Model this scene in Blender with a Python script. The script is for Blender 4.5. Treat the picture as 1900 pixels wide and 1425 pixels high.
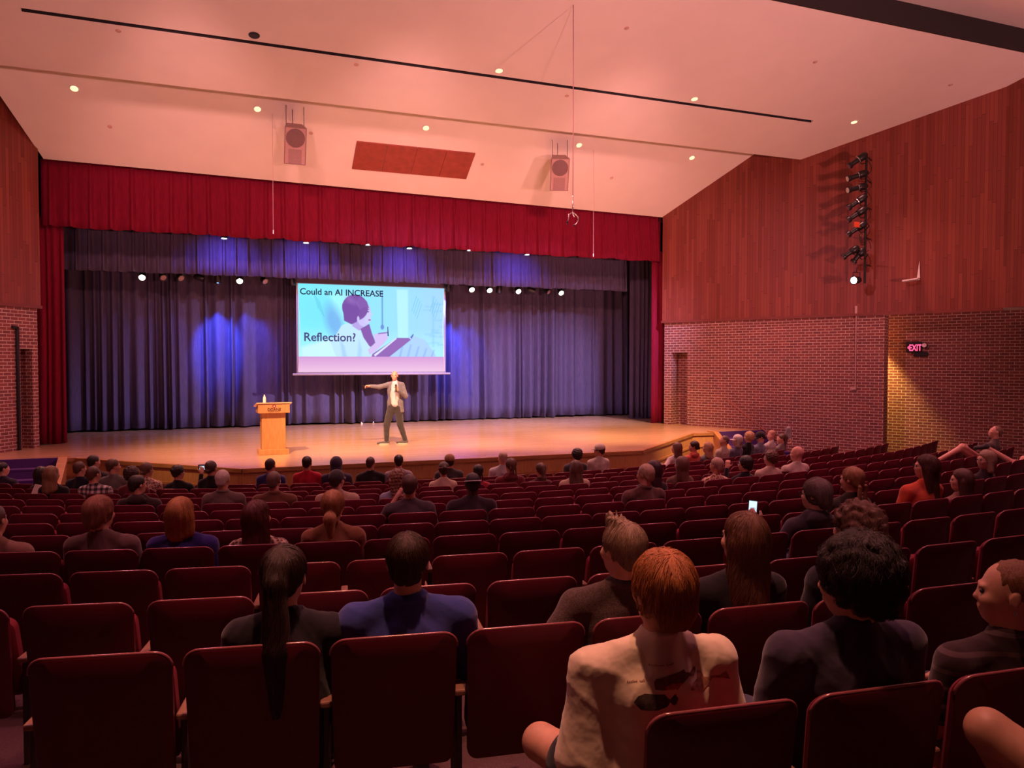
import bpy, bmesh, math, random
import numpy as np
from mathutils import Vector, Matrix
from mathutils.bvhtree import BVHTree

PI = math.pi
rad = math.radians
for _o in list(bpy.data.objects):
    bpy.data.objects.remove(_o)
scene = bpy.context.scene
COL = scene.collection

# ------------------------------------------------------------------ camera
cam_data = bpy.data.cameras.new('camera')
cam_data.sensor_fit = 'HORIZONTAL'
cam_data.sensor_width = 36.0
cam_data.lens = 1385 * 36.0 / 1900
cam_data.clip_start = 0.05
cam_data.clip_end = 200
cam = bpy.data.objects.new('camera', cam_data)
COL.objects.link(cam)
cam.location = (0, 0, 2.95)
cam.rotation_euler = (PI / 2 - rad(1.72), 0, -rad(20.5))
scene.camera = cam

# ------------------------------------------------------------------ colour management, world
scene.view_settings.view_transform = 'Standard'
scene.view_settings.look = 'None'
scene.view_settings.exposure = 0.0
scene.view_settings.gamma = 1.0
scene.view_settings.use_curve_mapping = False
world = bpy.data.worlds.new('world')
scene.world = world
world.use_nodes = True
world.node_tree.nodes['Background'].inputs[0].default_value = (0.35, 0.12, 0.3, 1)
world.node_tree.nodes['Background'].inputs[1].default_value = 0.02


def area(name, loc, target, size, power, color, size_y=None, spread=180):
    d = bpy.data.lights.new(name, 'AREA')
    d.energy = power
    d.color = color
    d.shape = 'RECTANGLE'
    d.size = size
    d.size_y = size_y or size
    d.spread = rad(spread)
    o = bpy.data.objects.new(name, d)
    COL.objects.link(o)
    o.location = loc
    o.rotation_euler = (Vector(target) - Vector(loc)).to_track_quat('-Z', 'Y').to_euler()
    return o


def spot(name, loc, target, power, color, angle, blend=0.5, radius=0.05):
    d = bpy.data.lights.new(name, 'SPOT')
    d.energy = power
    d.color = color
    d.spot_size = rad(angle)
    d.spot_blend = blend
    d.shadow_soft_size = radius
    o = bpy.data.objects.new(name, d)
    COL.objects.link(o)
    o.location = loc
    o.rotation_euler = (Vector(target) - Vector(loc)).to_track_quat('-Z', 'Y').to_euler()
    return o


# coral fill spots added behind the camera for the ceiling and upper side walls
CORAL = (1.0, 0.365, 0.335)
for _x, _tx, _p in ((-4.5, -1.0, 4300), (3.5, 4.5, 5200), (12.0, 12.5, 8500)):
    spot('rear_fill_light', (_x, -4.0, 2.7), (_tx, 16.0, 11.8), _p, CORAL, 62, 0.7, 0.25)
# coral fill spots added overhead, washing the front ceiling and the red valance
for _x, _tx in ((-1.0, -0.5), (3.0, 4.0), (7.0, 10.0)):
    spot('coral_fill_light', (_x, 10.3, 8.35), (_tx, 20.0, 6.7), 2300, CORAL, 46, 1.0, 0.3)
# dimmed ceiling downlights above the front half of the seats
for _x, _y, _z in ((-3.1, 18.4, 8.7), (0.6, 18.4, 8.7), (4.6, 18.4, 8.7), (8.86, 18.4, 8.7), (12.4, 18.4, 8.7), (5.3, 14.9, 8.95), (10.1, 14.9, 8.95), (14.9, 14.9, 8.95)):
    spot('downlight_beam', (_x, _y, _z), (_x - .2, _y - 3.5, 0.5), 1000, (1.0, 0.34, 0.32), 80, 1.0, 0.1)
# warm unseen lamp near the aisle, then fill spots added over the rear rows
spot('unseen_overhead_light', (0.9, 2.2, 9.9), (0.7, 2.8, 1.5), 1900, (1.0, 0.40, 0.24), 38, 1.0, 0.12)
for _x, _y in ((-2.5, 6.5), (2.5, 4.0), (7.5, 5.5), (12.0, 8.0)):
    spot('unseen_overhead_light', (_x, _y, 9.7), (_x, _y + 1.0, 0.5), 700, (1.0, 0.28, 0.38), 100, 1.0, 0.15)

# pink fill added to brighten the brick beside the stage, no fixture there
for _x, _t, _p in ((1.0, (14.6, 18.0, 2.6), 2900), (7.0, (-5.2, 18.5, 3.0), 2600)):
    spot('side_fill_light', (_x, 10.9, 9.5), _t, _p, (1.0, 0.32, 0.42), 42, 1.0, 0.3)
# ellipsoidals on the front-of-house catwalk behind the ceiling gap, aimed at the stage
WARM = (1.0, 0.52, 0.26)
for _x, _tx in ((-2.0, 1.0), (2.5, 3.8), (7.0, 7.0), (11.0, 10.5)):
    spot('catwalk_spot_light', (_x, 10.9, 9.6), (_tx, 18.8, 0.95), 9500, WARM, 38, 0.9, 0.12)
# lavender fill spots added to light the folds of the back curtain
for _x, _tx in ((14.0, 1.0), (14.5, 6.0), (13.0, 10.5), (-5.0, 9.0)):
    spot('lavender_fill_light', (_x, 11.2, 9.4), (_tx, 24.3, 1.6), 12500 if _x > 0 else 5000, (0.76, 0.58, 1.0), 28, 1.0, 0.2)

# ------------------------------------------------------------------ helpers


def link(o, parent=None):
    COL.objects.link(o)
    if parent is not None:
        o.parent = parent
    return o


def tag(o, label, cat, group=None, kind=None):
    if label:
        o['label'] = label
    if cat:
        o['category'] = cat
    if group:
        o['group'] = group
    if kind:
        o['kind'] = kind
    return o


def empty(name, loc=(0, 0, 0), rz=0.0, label=None, cat=None, group=None):
    o = bpy.data.objects.new(name, None)
    o.empty_display_size = 0.1
    link(o)
    o.location = loc
    o.rotation_euler = (0, 0, rz)
    return tag(o, label, cat, group)


class MB:
    """mesh builder"""

    def __init__(s):
        s.v = []
        s.f = []
        s.mi = []
        s.uv = []
        s.M = Matrix.Identity(4)

    def add(s, vs, fs, mi=0, uvs=None):
        n = len(s.v)
        s.v += [tuple(s.M @ Vector(v)) for v in vs]
        for i, f in enumerate(fs):
            s.f.append(tuple(n + j for j in f))
            s.mi.append(mi)
            s.uv.append(uvs[i] if uvs else [(0, 0)] * len(f))
        return s

    def box(s, lo, hi, mi=0):
        x0, y0, z0 = lo
        x1, y1, z1 = hi
        vs = [(x0, y0, z0), (x1, y0, z0), (x1, y1, z0), (x0, y1, z0), (x0, y0, z1), (x1, y0, z1), (x1, y1, z1), (x0, y1, z1)]
        fs = [(3, 2, 1, 0), (4, 5, 6, 7), (0, 1, 5, 4), (1, 2, 6, 5), (2, 3, 7, 6), (3, 0, 4, 7)]
        return s.add(vs, fs, mi)

    def tube(s, pts, r, n=8, mi=0, cap=True):
        pts = [Vector(p) for p in pts]
        rs = r if isinstance(r, (list, tuple)) else [r] * len(pts)
        up = None
        rings = []
        for i, p in enumerate(pts):
            d = (pts[min(i + 1, len(pts) - 1)] - pts[max(i - 1, 0)]).normalized()
            if up is None:
                up = Vector((0, 0, 1)) if abs(d.z) < 0.9 else Vector((0, 1, 0))
            a = d.cross(up)
            if a.length < 1e-5:
                a = d.cross(Vector((1, 0, 0)))
            a.normalize()
            b = a.cross(d).normalized()
            up = b
            rings.append([p + rs[i] * (math.cos(t) * a + math.sin(t) * b) for t in [2 * PI * k / n for k in range(n)]])
        vs = [tuple(q) for g in rings for q in g]
        fs = []
        for i in range(len(pts) - 1):
            for k in range(n):
                fs.append((i * n + (k + 1) % n, i * n + k, (i + 1) * n + k, (i + 1) * n + (k + 1) % n))
        if cap:
            fs.append(tuple(range(n)))
            fs.append(tuple(reversed(range((len(pts) - 1) * n, len(pts) * n))))
        return s.add(vs, fs, mi)

    def lathe(s, prof, n=20, mi=0):
        """prof: list of (r, z) bottom to top, around Z"""
        vs, fs = [], []
        for r, z in prof:
            vs += [(r * math.cos(2 * PI * k / n), r * math.sin(2 * PI * k / n), z) for k in range(n)]
        for i in range(len(prof) - 1):
            for k in range(n):
                fs.append((i * n + k, i * n + (k + 1) % n, (i + 1) * n + (k + 1) % n, (i + 1) * n + k))
        fs.append(tuple(reversed(range(n))))
        fs.append(tuple(range((len(prof) - 1) * n, len(prof) * n)))
        return s.add(vs, fs, mi)

    def prism(s, poly, lo, hi, axis='z', mi=0):
        n = len(poly)

        def P(a, b, c):
            return {'z': (a, b, c), 'y': (a, c, b), 'x': (c, a, b)}[axis]
        vs = [P(a, b, lo) for a, b in poly] + [P(a, b, hi) for a, b in poly]
        fs = [tuple(reversed(range(n))), tuple(range(n, 2 * n))]
        fs += [(i, (i + 1) % n, n + (i + 1) % n, n + i) for i in range(n)]
        return s.add(vs, fs, mi)

    def build(s, name, mats, parent=None, smooth=False, bevel=0.0, uv=False):
        me = bpy.data.meshes.new(name)
        me.from_pydata(s.v, [], s.f)
        for m in (mats if isinstance(mats, (list, tuple)) else [mats]):
            me.materials.append(m)
        if any(s.mi):
            me.polygons.foreach_set('material_index', s.mi)
        if uv:
            ul = me.uv_layers.new(name='uv')
            ul.data.foreach_set('uv', [c for f in s.uv for p in f for c in p])
        if not uv:
            bm = bmesh.new()
            bm.from_mesh(me)
            bmesh.ops.recalc_face_normals(bm, faces=bm.faces)
            bm.to_mesh(me)
            bm.free()
        if smooth:
            me.polygons.foreach_set('use_smooth', [True] * len(me.polygons))
            if smooth == 'auto':
                me.set_sharp_from_angle(angle=rad(40))
        o = bpy.data.objects.new(name, me)
        link(o, parent)
        if bevel:
            b = o.modifiers.new('bevel', 'BEVEL')
            b.width = bevel
            b.segments = 2
            b.limit_method = 'ANGLE'
        return o


# ------------------------------------------------------------------ materials
MATS = {}


def srgb(r, g, b):
    return tuple(((c / 255 + 0.055) / 1.055) ** 2.4 if c > 10 else c / 255 / 12.92 for c in (r, g, b))


class NT:
    def __init__(s, name):
        s.m = bpy.data.materials.new(name)
        s.m.use_nodes = True
        s.t = s.m.node_tree
        s.b = s.t.nodes['Principled BSDF']

    def n(s, typ, **kw):
        nd = s.t.nodes.new(typ)
        for k, v in kw.items():
            if k in nd.inputs.keys() if isinstance(k, str) else False:
                nd.inputs[k].default_value = v
            else:
                setattr(nd, k, v)
        return nd

    def l(s, a, b):
        s.t.links.new(a, b)

    def math(s, op, a, b=None, c=None):
        nd = s.t.nodes.new('ShaderNodeMath')
        nd.operation = op
        for i, v in enumerate((a, b, c)):
            if v is None:
                continue
            if isinstance(v, (int, float)):
                nd.inputs[i].default_value = v
            else:
                s.l(v, nd.inputs[i])
        return nd.outputs[0]

    def ramp(s, fac, stops):
        nd = s.t.nodes.new('ShaderNodeValToRGB')
        e = nd.color_ramp.elements
        e[0].position, e[0].color = stops[0][0], (*stops[0][1], 1)
        e[1].position, e[1].color = stops[-1][0], (*stops[-1][1], 1)
        for p, c in stops[1:-1]:
            x = e.new(p)
            x.color = (*c, 1)
        s.l(fac, nd.inputs[0])
        return nd.outputs[0]

    def noise(s, vec, scale, detail=3.0, rough=0.5, stretch=None):
        if stretch:
            mp = s.t.nodes.new('ShaderNodeMapping')
            mp.inputs['Scale'].default_value = stretch
            s.l(vec, mp.inputs['Vector'])
            vec = mp.outputs[0]
        nd = s.t.nodes.new('ShaderNodeTexNoise')
        nd.inputs['Scale'].default_value = scale
        nd.inputs['Detail'].default_value = detail
        nd.inputs['Roughness'].default_value = rough
        s.l(vec, nd.inputs['Vector'])
        return nd.outputs['Fac']

    def coord(s, which='Object'):
        return s.t.nodes.new('ShaderNodeTexCoord').outputs[which]

    def bump(s, h, strength=0.3, dist=0.01):
        nd = s.t.nodes.new('ShaderNodeBump')
        nd.inputs['Strength'].default_value = strength
        nd.inputs['Distance'].default_value = dist
        s.l(h, nd.inputs['Height'])
        s.l(nd.outputs[0], s.b.inputs['Normal'])

    def set(s, **kw):
        for k, v in kw.items():
            k = k.replace('_', ' ')
            if isinstance(v, tuple) and len(v) == 3:
                v = (*v, 1)
            s.b.inputs[k].default_value = v
        return s


def plain(name, col, rough=0.6, var=0.08, scale=30.0, metal=0.0, spec=0.5, bump=0.1, coat=0.0, sheen=0.0):
    key = (name, col, rough)
    if key in MATS:
        return MATS[key]
    t = NT(name)
    c = t.coord()
    f = t.noise(c, scale)
    lo = tuple(x * (1 - var) for x in col)
    hi = tuple(min(1, x * (1 + var)) for x in col)
    t.l(t.ramp(f, [(0.3, lo), (0.7, hi)]), t.b.inputs['Base Color'])
    t.set(Roughness=rough, Metallic=metal)
    t.b.inputs['Specular IOR Level'].default_value = spec
    if coat:
        t.b.inputs['Coat Weight'].default_value = coat
    if sheen:
        t.b.inputs['Sheen Weight'].default_value = sheen
        t.b.inputs['Sheen Roughness'].default_value = 0.4
    if bump:
        t.bump(f, bump, 0.005)
    MATS[key] = t.m
    return t.m


def glow(name, col, strength):
    t = NT(name)
    t.set(Base_Color=tuple(c * .04 for c in col), Roughness=0.6)
    t.b.inputs['Specular IOR Level'].default_value = 0.1
    t.b.inputs['Emission Color'].default_value = (*col, 1)
    t.b.inputs['Emission Strength'].default_value = strength
    return t.m


def brick_mat():
    t = NT('red_brick')
    uv = t.coord('UV')
    br = t.n('ShaderNodeTexBrick')
    br.inputs['Scale'].default_value = 1.0
    br.inputs['Brick Width'].default_value = 0.215
    br.inputs['Row Height'].default_value = 0.0775
    br.inputs['Mortar Size'].default_value = 0.0075
    br.inputs['Mortar Smooth'].default_value = 0.2
    br.inputs['Color1'].default_value = (0.30, 0.085, 0.075, 1)
    br.inputs['Color2'].default_value = (0.20, 0.06, 0.06, 1)
    br.inputs['Mortar'].default_value = (0.72, 0.56, 0.50, 1)
    t.l(uv, br.inputs['Vector'])
    nz = t.noise(uv, 3.0, 4)
    mx = t.n('ShaderNodeMix', data_type='RGBA', blend_type='MULTIPLY')
    mx.inputs[0].default_value = 0.5
    t.l(br.outputs['Color'], mx.inputs[6])
    t.l(t.ramp(nz, [(0.3, (0.7, 0.7, 0.7)), (0.7, (1, 1, 1))]), mx.inputs[7])
    t.l(mx.outputs[2], t.b.inputs['Base Color'])
    t.set(Roughness=0.75)
    h = t.math('SUBTRACT', 1.0, br.outputs['Fac'])
    t.bump(h, 0.6, 0.01)
    return t.m


def plank_mat(name, across, seglen, stops, rough=0.5, groove=0.06, src='UV', swap=False, coat=0.0, seg_rand=7.3):
    """boards run along v; across = board width, seglen = board length"""
    t = NT(name)
    sp = t.n('ShaderNodeSeparateXYZ')
    t.l(t.coord(src), sp.inputs[0])
    u, v = (sp.outputs[1], sp.outputs[0]) if swap else (sp.outputs[0], sp.outputs[1])
    us = t.math('DIVIDE', u, across)
    idn = t.math('FLOOR', us)
    fr = t.math('FRACT', us)
    wn = t.n('ShaderNodeTexWhiteNoise', noise_dimensions='1D')
    t.l(idn, wn.inputs['W'])
    off = t.math('MULTIPLY', wn.outputs['Value'], seg_rand)
    vs = t.math('DIVIDE', t.math('ADD', v, off), seglen)
    seg = t.math('FLOOR', vs)
    cmb = t.n('ShaderNodeCombineXYZ')
    t.l(idn, cmb.inputs[0])
    t.l(seg, cmb.inputs[1])
    w2 = t.n('ShaderNodeTexWhiteNoise', noise_dimensions='2D')
    t.l(cmb.outputs[0], w2.inputs['Vector'])
    c2 = t.n('ShaderNodeCombineXYZ')
    t.l(t.math('MULTIPLY', us, 2.5), c2.inputs[0])
    t.l(t.math('MULTIPLY', v, 0.9), c2.inputs[1])
    t.l(off, c2.inputs[2])
    gr = t.noise(c2.outputs[0], 3.0, 5, 0.6)
    tone = t.math('ADD', t.math('MULTIPLY', w2.outputs['Value'], 0.65), t.math('MULTIPLY', gr, 0.35))
    colr = t.ramp(tone, stops)
    edge = t.math('LESS_THAN', t.math('MINIMUM', fr, t.math('SUBTRACT', 1.0, fr)), groove * 0.5)
    vfr = t.math('FRACT', vs)
    edge = t.math('MAXIMUM', edge, t.math('LESS_THAN', vfr, 0.004))
    mx = t.n('ShaderNodeMix', data_type='RGBA')
    t.l(edge, mx.inputs[0])
    t.l(colr, mx.inputs[6])
    mx.inputs[7].default_value = (*[c * 0.35 for c in stops[0][1]], 1)
    t.l(mx.outputs[2], t.b.inputs['Base Color'])
    t.set(Roughness=rough)
    t.b.inputs['Coat Weight'].default_value = coat
    t.b.inputs['Coat Roughness'].default_value = 0.25
    t.bump(t.math('SUBTRACT', 1.0, edge), 0.4, 0.005)
    return t.m


M_brick = brick_mat()
M_panel = plank_mat('cedar_boards', 0.085, 1.9, [(0.0, (0.17, 0.030, 0.020)), (0.5, (0.225, 0.046, 0.032)), (1.0, (0.30, 0.072, 0.048))], 0.5)
M_floorw = plank_mat('maple_strip_floor', 0.057, 1.3, [(0.0, (0.62, 0.37, 0.20)), (0.5, (0.70, 0.43, 0.25)), (1.0, (0.78, 0.50, 0.31))], 0.22, 0.05, 'Object', True, 0.5)
M_bead = plank_mat('oak_beadboard', 0.075, 9.0, [(0.0, (0.38, 0.17, 0.06)), (1.0, (0.50, 0.25, 0.10))], 0.45, 0.10)
M_ceil = plain('painted_plaster', (0.80, 0.78, 0.74), 0.9, 0.02, 1.5, bump=0.0)
M_ceilb = plain('gap_paint_slot_shade', (0.012, 0.01, 0.012), 0.9)
M_black = plain('black_metal', (0.012, 0.012, 0.014), 0.4, metal=0.2)
M_blackmask = plain('black_masking', (0.01, 0.01, 0.012), 0.95)
M_chrome = plain('bright_metal', (0.75, 0.75, 0.78), 0.25, metal=1.0)
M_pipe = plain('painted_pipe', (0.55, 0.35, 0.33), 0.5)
M_white = plain('white_plastic', (0.8, 0.78, 0.76), 0.5)
M_oak = NT('oak_veneer')
_g = M_oak.noise(M_oak.coord(), 6.0, 5, 0.6, (6, 6, 0.6))
M_oak.l(M_oak.ramp(_g, [(0.3, (0.46, 0.22, 0.085)), (0.7, (0.62, 0.33, 0.14))]), M_oak.b.inputs['Base Color'])
M_oak.set(Roughness=0.35)
M_oak = M_oak.m
M_oakt = NT('oak_moulding')
_g = M_oakt.noise(M_oakt.coord(), 5.0, 5, 0.6, (0.8, 0.8, 6))
M_oakt.l(M_oakt.ramp(_g, [(0.3, (0.36, 0.16, 0.06)), (0.7, (0.52, 0.26, 0.10))]), M_oakt.b.inputs['Base Color'])
M_oakt.set(Roughness=0.4)
M_oakt = M_oakt.m
M_carpet = plain('dark_carpet', (0.10, 0.05, 0.055), 0.95, 0.3, 120, bump=0.4)
M_purple = plain('purple_carpet', (0.10, 0.035, 0.22), 0.95, 0.2, 90, bump=0.4)
M_hall = plain('wood_hatch', (0.30, 0.055, 0.04), 0.6, 0.15, 6)


def velvet(name, col, sheen=0.6):
    t = NT(name)
    c = t.coord()
    f = t.noise(c, 40, 3, 0.5, (1, 1, 0.1))
    t.l(t.ramp(f, [(0.3, tuple(x * 0.8 for x in col)), (0.7, tuple(min(1, x * 1.15) for x in col))]), t.b.inputs['Base Color'])
    t.set(Roughness=0.85)
    t.b.inputs['Specular IOR Level'].default_value = 0.2
    t.b.inputs['Sheen Weight'].default_value = sheen
    t.b.inputs['Sheen Roughness'].default_value = 0.35
    t.b.inputs['Sheen Tint'].default_value = (*[min(1, x * 2.5) for x in col], 1)
    return t.m


M_redv = velvet('red_velour', (0.17, 0.003, 0.022))
M_bluev = velvet('dusk_blue_velour', (0.082, 0.066, 0.13), 0.15)

# ------------------------------------------------------------------ shell: walls
RW0, LW0 = Vector((12.95, 20.7, 0)), Vector((-4.25, 20.15, 0))
DR, DL = Vector((0.5, -0.866, 0)), Vector((-0.5, -0.866, 0))
NR, NL = Vector((0.866, 0.5, 0)), Vector((-0.866, 0.5, 0))     # pointing outwards


def wall_box(mb, P, D, N, u0, u1, z0, z1, d0=0.0, d1=0.2, mi=0):
    def q(u, z, d):
        return tuple(P + D * u + N * d + Vector((0, 0, z)))
    vs = [q(u0, z0, d0), q(u1, z0, d0), q(u1, z1, d0), q(u0, z1, d0), q(u0, z0, d1), q(u1, z0, d1), q(u1, z1, d1), q(u0, z1, d1)]
    fs = [(0, 1, 2, 3), (5, 4, 7, 6), (4, 0, 3, 7), (1, 5, 6, 2), (3, 2, 6, 7), (4, 5, 1, 0)]
    a, b = (u0, z0), (u1, z0)
    uv = [[(u0, z0), (u1, z0), (u1, z1), (u0, z1)], [(u1, z0), (u0, z0), (u0, z1), (u1, z1)],
          [(u0 - d1, z0), (u0 - d0, z0), (u0 - d0, z1), (u0 - d1, z1)], [(u1 + d0, z0), (u1 + d1, z0), (u1 + d1, z1), (u1 + d0, z1)],
          [(u0, z1), (u1, z1), (u1, z1 + d1), (u0, z1 + d1)], [(u0, z0), (u1, z0), (u1, z0 + d1), (u0, z0 + d1)]]
    mb.add(vs, fs, mi, uv)


def struct(o):
    o['kind'] = 'structure'
    return o


ZB = 4.25
for side, P, D, N in (('right', RW0, DR, NR), ('left', LW0, DL, NL)):
    mb = MB()
    h0, h1, hz = (0.26, 0.80, 3.24) if side == 'right' else (0.17, 0.50, 3.24)
    end = 6.47 if side == 'right' else 9.1
    wall_box(mb, P, D, N, 0.0, h0, 0, ZB)
    wall_box(mb, P, D, N, h1, end, 0, ZB, 0, 0.4)
    wall_box(mb, P, D, N, h0, h1, hz, ZB)
    wall_box(mb, P, D, N, h0 - 0.2, h1 + 0.2, 0, hz + 0.1, 0.45, 0.6)       # back of the doorway recess
    wall_box(mb, P, D, N, h0 - 0.2, h0 - 0.002, 0, hz + 0.1, 0.201, 0.45)
    wall_box(mb, P, D, N, h1 + 0.002, h1 + 0.2, 0, hz + 0.1, 0.401, 0.45)
    wall_box(mb, P, D, N, h0, h1, hz, hz + 0.1, 0.201, 0.45)
    if side == 'right':
        wall_box(mb, P, D, N, 4.5, 14.0, -0.4, ZB, 1.1, 1.3)           # recessed exit passage wall
        wall_box(mb, P, D, N, 4.5, 4.7, 0, ZB, 0.4, 1.1)
    else:
        P2 = P + D * 9.1
        wall_box(mb, P2, Vector((-0.1, -0.995, 0)), Vector((-0.995, 0.1, 0)), 0, 18, 0, ZB)
    struct(mb.build('wall_' + side, M_brick, uv=True))
    mb = MB()
    wall_box(mb, P, D, N, -0.06, 9.1, ZB, 11.0, -0.05, 0.2)
    P2 = P + D * 9.1
    D2 = Vector((0.1 if side == 'right' else -0.1, -0.995, 0))
    N2 = Vector((0.995, 0.1, 0)) if side == 'right' else Vector((-0.995, 0.1, 0))
    wall_box(mb, P2, D2, N2, 0, 18, ZB, 11.0, -0.05, 0.2)
    o = struct(mb.build('wall_%s_boards' % side, M_panel, uv=True))
    o.name = 'wall_%s_panelling' % side
    mb = MB()
    wall_box(mb, P, D, N, -0.08, 9.1, ZB - 0.07, ZB, -0.075, 0.3 if side == 'left' else 0.0)
    o = struct(mb.build('trim_1' if side == 'right' else 'trim_2', plain('border_wood', (0.20, 0.045, 0.035), 0.5), uv=True))
# soffit over the exit passage on the right
mb = MB()
a, b = RW0 + DR * 6.47, RW0 + DR * 14
mb.add([tuple(a + Vector((0, 0, ZB - .002))), tuple(b + Vector((0, 0, ZB - .002))), tuple(b + NR * 1.3 + Vector((0, 0, ZB - .002))), tuple(a + NR * 1.3 + Vector((0, 0, ZB - .002))),
        tuple(a + Vector((0, 0, ZB + .1))), tuple(b + Vector((0, 0, ZB + .1))), tuple(b + NR * 1.3 + Vector((0, 0, ZB + .1))), tuple(a + NR * 1.3 + Vector((0, 0, ZB + .1)))],
       [(0, 1, 2, 3), (4, 5, 6, 7), (0, 1, 5, 4), (2, 3, 7, 6), (1, 2, 6, 5), (3, 0, 4, 7)])
struct(mb.build('ceiling_soffit', M_ceil))
# rear wall and outer box
mb = MB()
mb.box((-13, -6.2, -1), (22, -6, 11.5))
struct(mb.build('wall_back', plain('rear_wall_paint', (0.12, 0.05, 0.05), 0.8)))

# ------------------------------------------------------------------ ceiling
mb = MB()


def slab(mb, pts, th, mi=0):
    """pts: 4 (x,y,z) underside, ccw seen from above"""
    n = len(pts)
    vs = list(pts) + [(x, y, z + th) for x, y, z in pts]
    fs = [tuple(reversed(range(n))), tuple(range(n, 2 * n))] + [(i, (i + 1) % n, n + (i + 1) % n, n + i) for i in range(n)]
    mb.add(vs, fs, mi)


def z1(y):
    return 7.66 + 0.567 * (20.55 - y)


def z2(y):
    return 8.63 + 0.217 * (17.0 - y)


yy = 16.2
slab(mb, [(-5.37, yy, z1(yy)), (15.45, yy, z1(yy)), (12.9, 20.75, z1(20.75)), (-4.12, 20.45, z1(20.45))], 0.1)
struct(mb.build('ceiling_front', M_ceil))
# middle panel, with the long lighting slot cut through at Y 15.2
mb = MB()
xl = lambda y: -4.25 - 0.577 * (20.15 - y)
xr = lambda y: 12.95 + 0.577 * (20.7 - y)
SL0, SL1, SX0, SX1 = 15.16, 15.26, -3.36, 13.8


def strip(ya, yb, xa=None, xb=None):
    slab(mb, [(xa if xa is not None else xl(ya), ya, z2(ya)), (xb if xb is not None else xr(ya), ya, z2(ya)),
              (xb if xb is not None else xr(yb), yb, z2(yb)), (xa if xa is not None else xl(yb), yb, z2(yb))], 0.12)


strip(SL1, 17.0)
YE = 11.66
strip(12.8, SL0)
strip(YE, 12.8, -8.7, 17.52)
strip(SL0, SL1, None, SX0)
strip(SL0, SL1, SX1, None)
o = struct(mb.build('ceiling_middle', M_ceil))
mb = MB()
slab(mb, [(SX0 - .1, SL0 - .1, z2(SL0) + .25), (SX1 + .1, SL0 - .1, z2(SL0) + .25), (SX1 + .1, SL1 + .1, z2(SL0) + .25), (SX0 - .1, SL1 + .1, z2(SL0) + .25)], 0.05)
mb.box((SX0, SL1 - .012, z2(SL1) + .002), (SX1, SL1 - .002, z2(SL1) + .3))  # black liners put in as the shade inside the slot
mb.box((SX0, SL0 + .002, z2(SL0) + .004), (SX1, SL0 + .012, z2(SL0) + .3))
for t in range(4):                                         # track sections seen in the slot
    cx = 0.6 + 4.1 * t
    mb.box((cx, SL0 + .01, z2(SL0) + .03), (cx + 0.35, SL1 - .01, z2(SL0) + .06), 1)
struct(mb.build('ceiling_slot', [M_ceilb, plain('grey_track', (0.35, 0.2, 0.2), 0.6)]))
mb = MB()
slab(mb, [(-9.2, YE - .03, z2(YE) - .03), (18, YE - .03, z2(YE) - .03), (18, YE, z2(YE) - .03), (-9.2, YE, z2(YE) - .03)], 0.5)
struct(mb.build('ceiling_gap_face', M_ceilb))
mb = MB()
slab(mb, [(-11, -6, z2(11.5) + .62), (19.5, -6, z2(11.5) + .62), (19.5, YE + .3, z2(11.5) + .52), (-11, YE + .3, z2(11.5) + .52)], 0.1)
struct(mb.build('ceiling_rear', M_ceil))
mb = MB()
slab(mb, [(-11, 10.5, 11.3), (21, 10.5, 11.3), (21, 26, 11.3), (-11, 26, 11.3)], 0.1)
struct(mb.build('ceiling_void', M_ceilb))

# ------------------------------------------------------------------ seating floor (raked, concentric)
CX, CY, R0, DRW = 4.964, 30.909, 28.40, 0.929


def row_r(k):
    return R0 - DRW * k


def floor_z(k):
    if k == -1:
        return 1.065
    return max(-0.005, 2.95 - 1.075 - 0.092 * k - 0.86) if k <= 11 else 0.0


mb = MB()
NA = 60
rads = [(13.0, 0.0)] + [(row_r(k), floor_z(k)) for k in range(11, -4, -1)] + [(row_r(-9), floor_z(-3))]
vs, fs = [], []
for r, z in rads:
    for j in range(NA + 1):
        a = -1.0 + 2.0 * j / NA
        vs.append((CX + r * math.sin(a), CY - r * math.cos(a), z))
for i in range(len(rads) - 1):
    for j in range(NA):
        p = i * (NA + 1) + j
        fs.append((p, p + 1, p + NA + 2, p + NA + 1))
mb.add(vs, fs)
o = struct(mb.build('floor', M_carpet))
so = o.modifiers.new('solid', 'SOLIDIFY')
so.thickness = 0.08
so.offset = 0
o.location.z = -0.04

# ------------------------------------------------------------------ stage
SZ = 0.95
front = [(-3.28, 17.66), (-3.08, 17.64), (0.15, 14.75), (8.6, 14.66), (11.98, 17.68), (12.68, 17.62)]
mb = MB()
outl = [(-10, 17.9), (-5.55, 17.9), (-3.28, 17.9)] + front + [(12.68, 17.9), (14.6, 17.9), (20, 17.9), (20, 26), (-10, 26)]
mb.prism(outl, SZ - 0.04, SZ)
struct(mb.build('floor_stage', M_floorw))
mb = MB()
mb.box((-10, 25.4, 0), (20, 25.6, 11))
mb.box((-9.9, 20.9, 0), (-9.7, 25.4, 11))
mb.box((19.0, 21.0, 0), (19.2, 25.4, 11))
mb.box((-4.3, 21.0, 7.45), (13.2, 21.1, 11.2))
mb.box((13.5, 20.9, SZ), (19.0, 21.0, 11))
mb.box((-9.7, 20.6, SZ), (-4.6, 20.7, 11))
struct(mb.build('wall_stage', M_blackmask))
# front face of the stage: rail, plain band, ledge, beadboard
front_pts = [Vector((x, y, 0)) for x, y in front]


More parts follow.
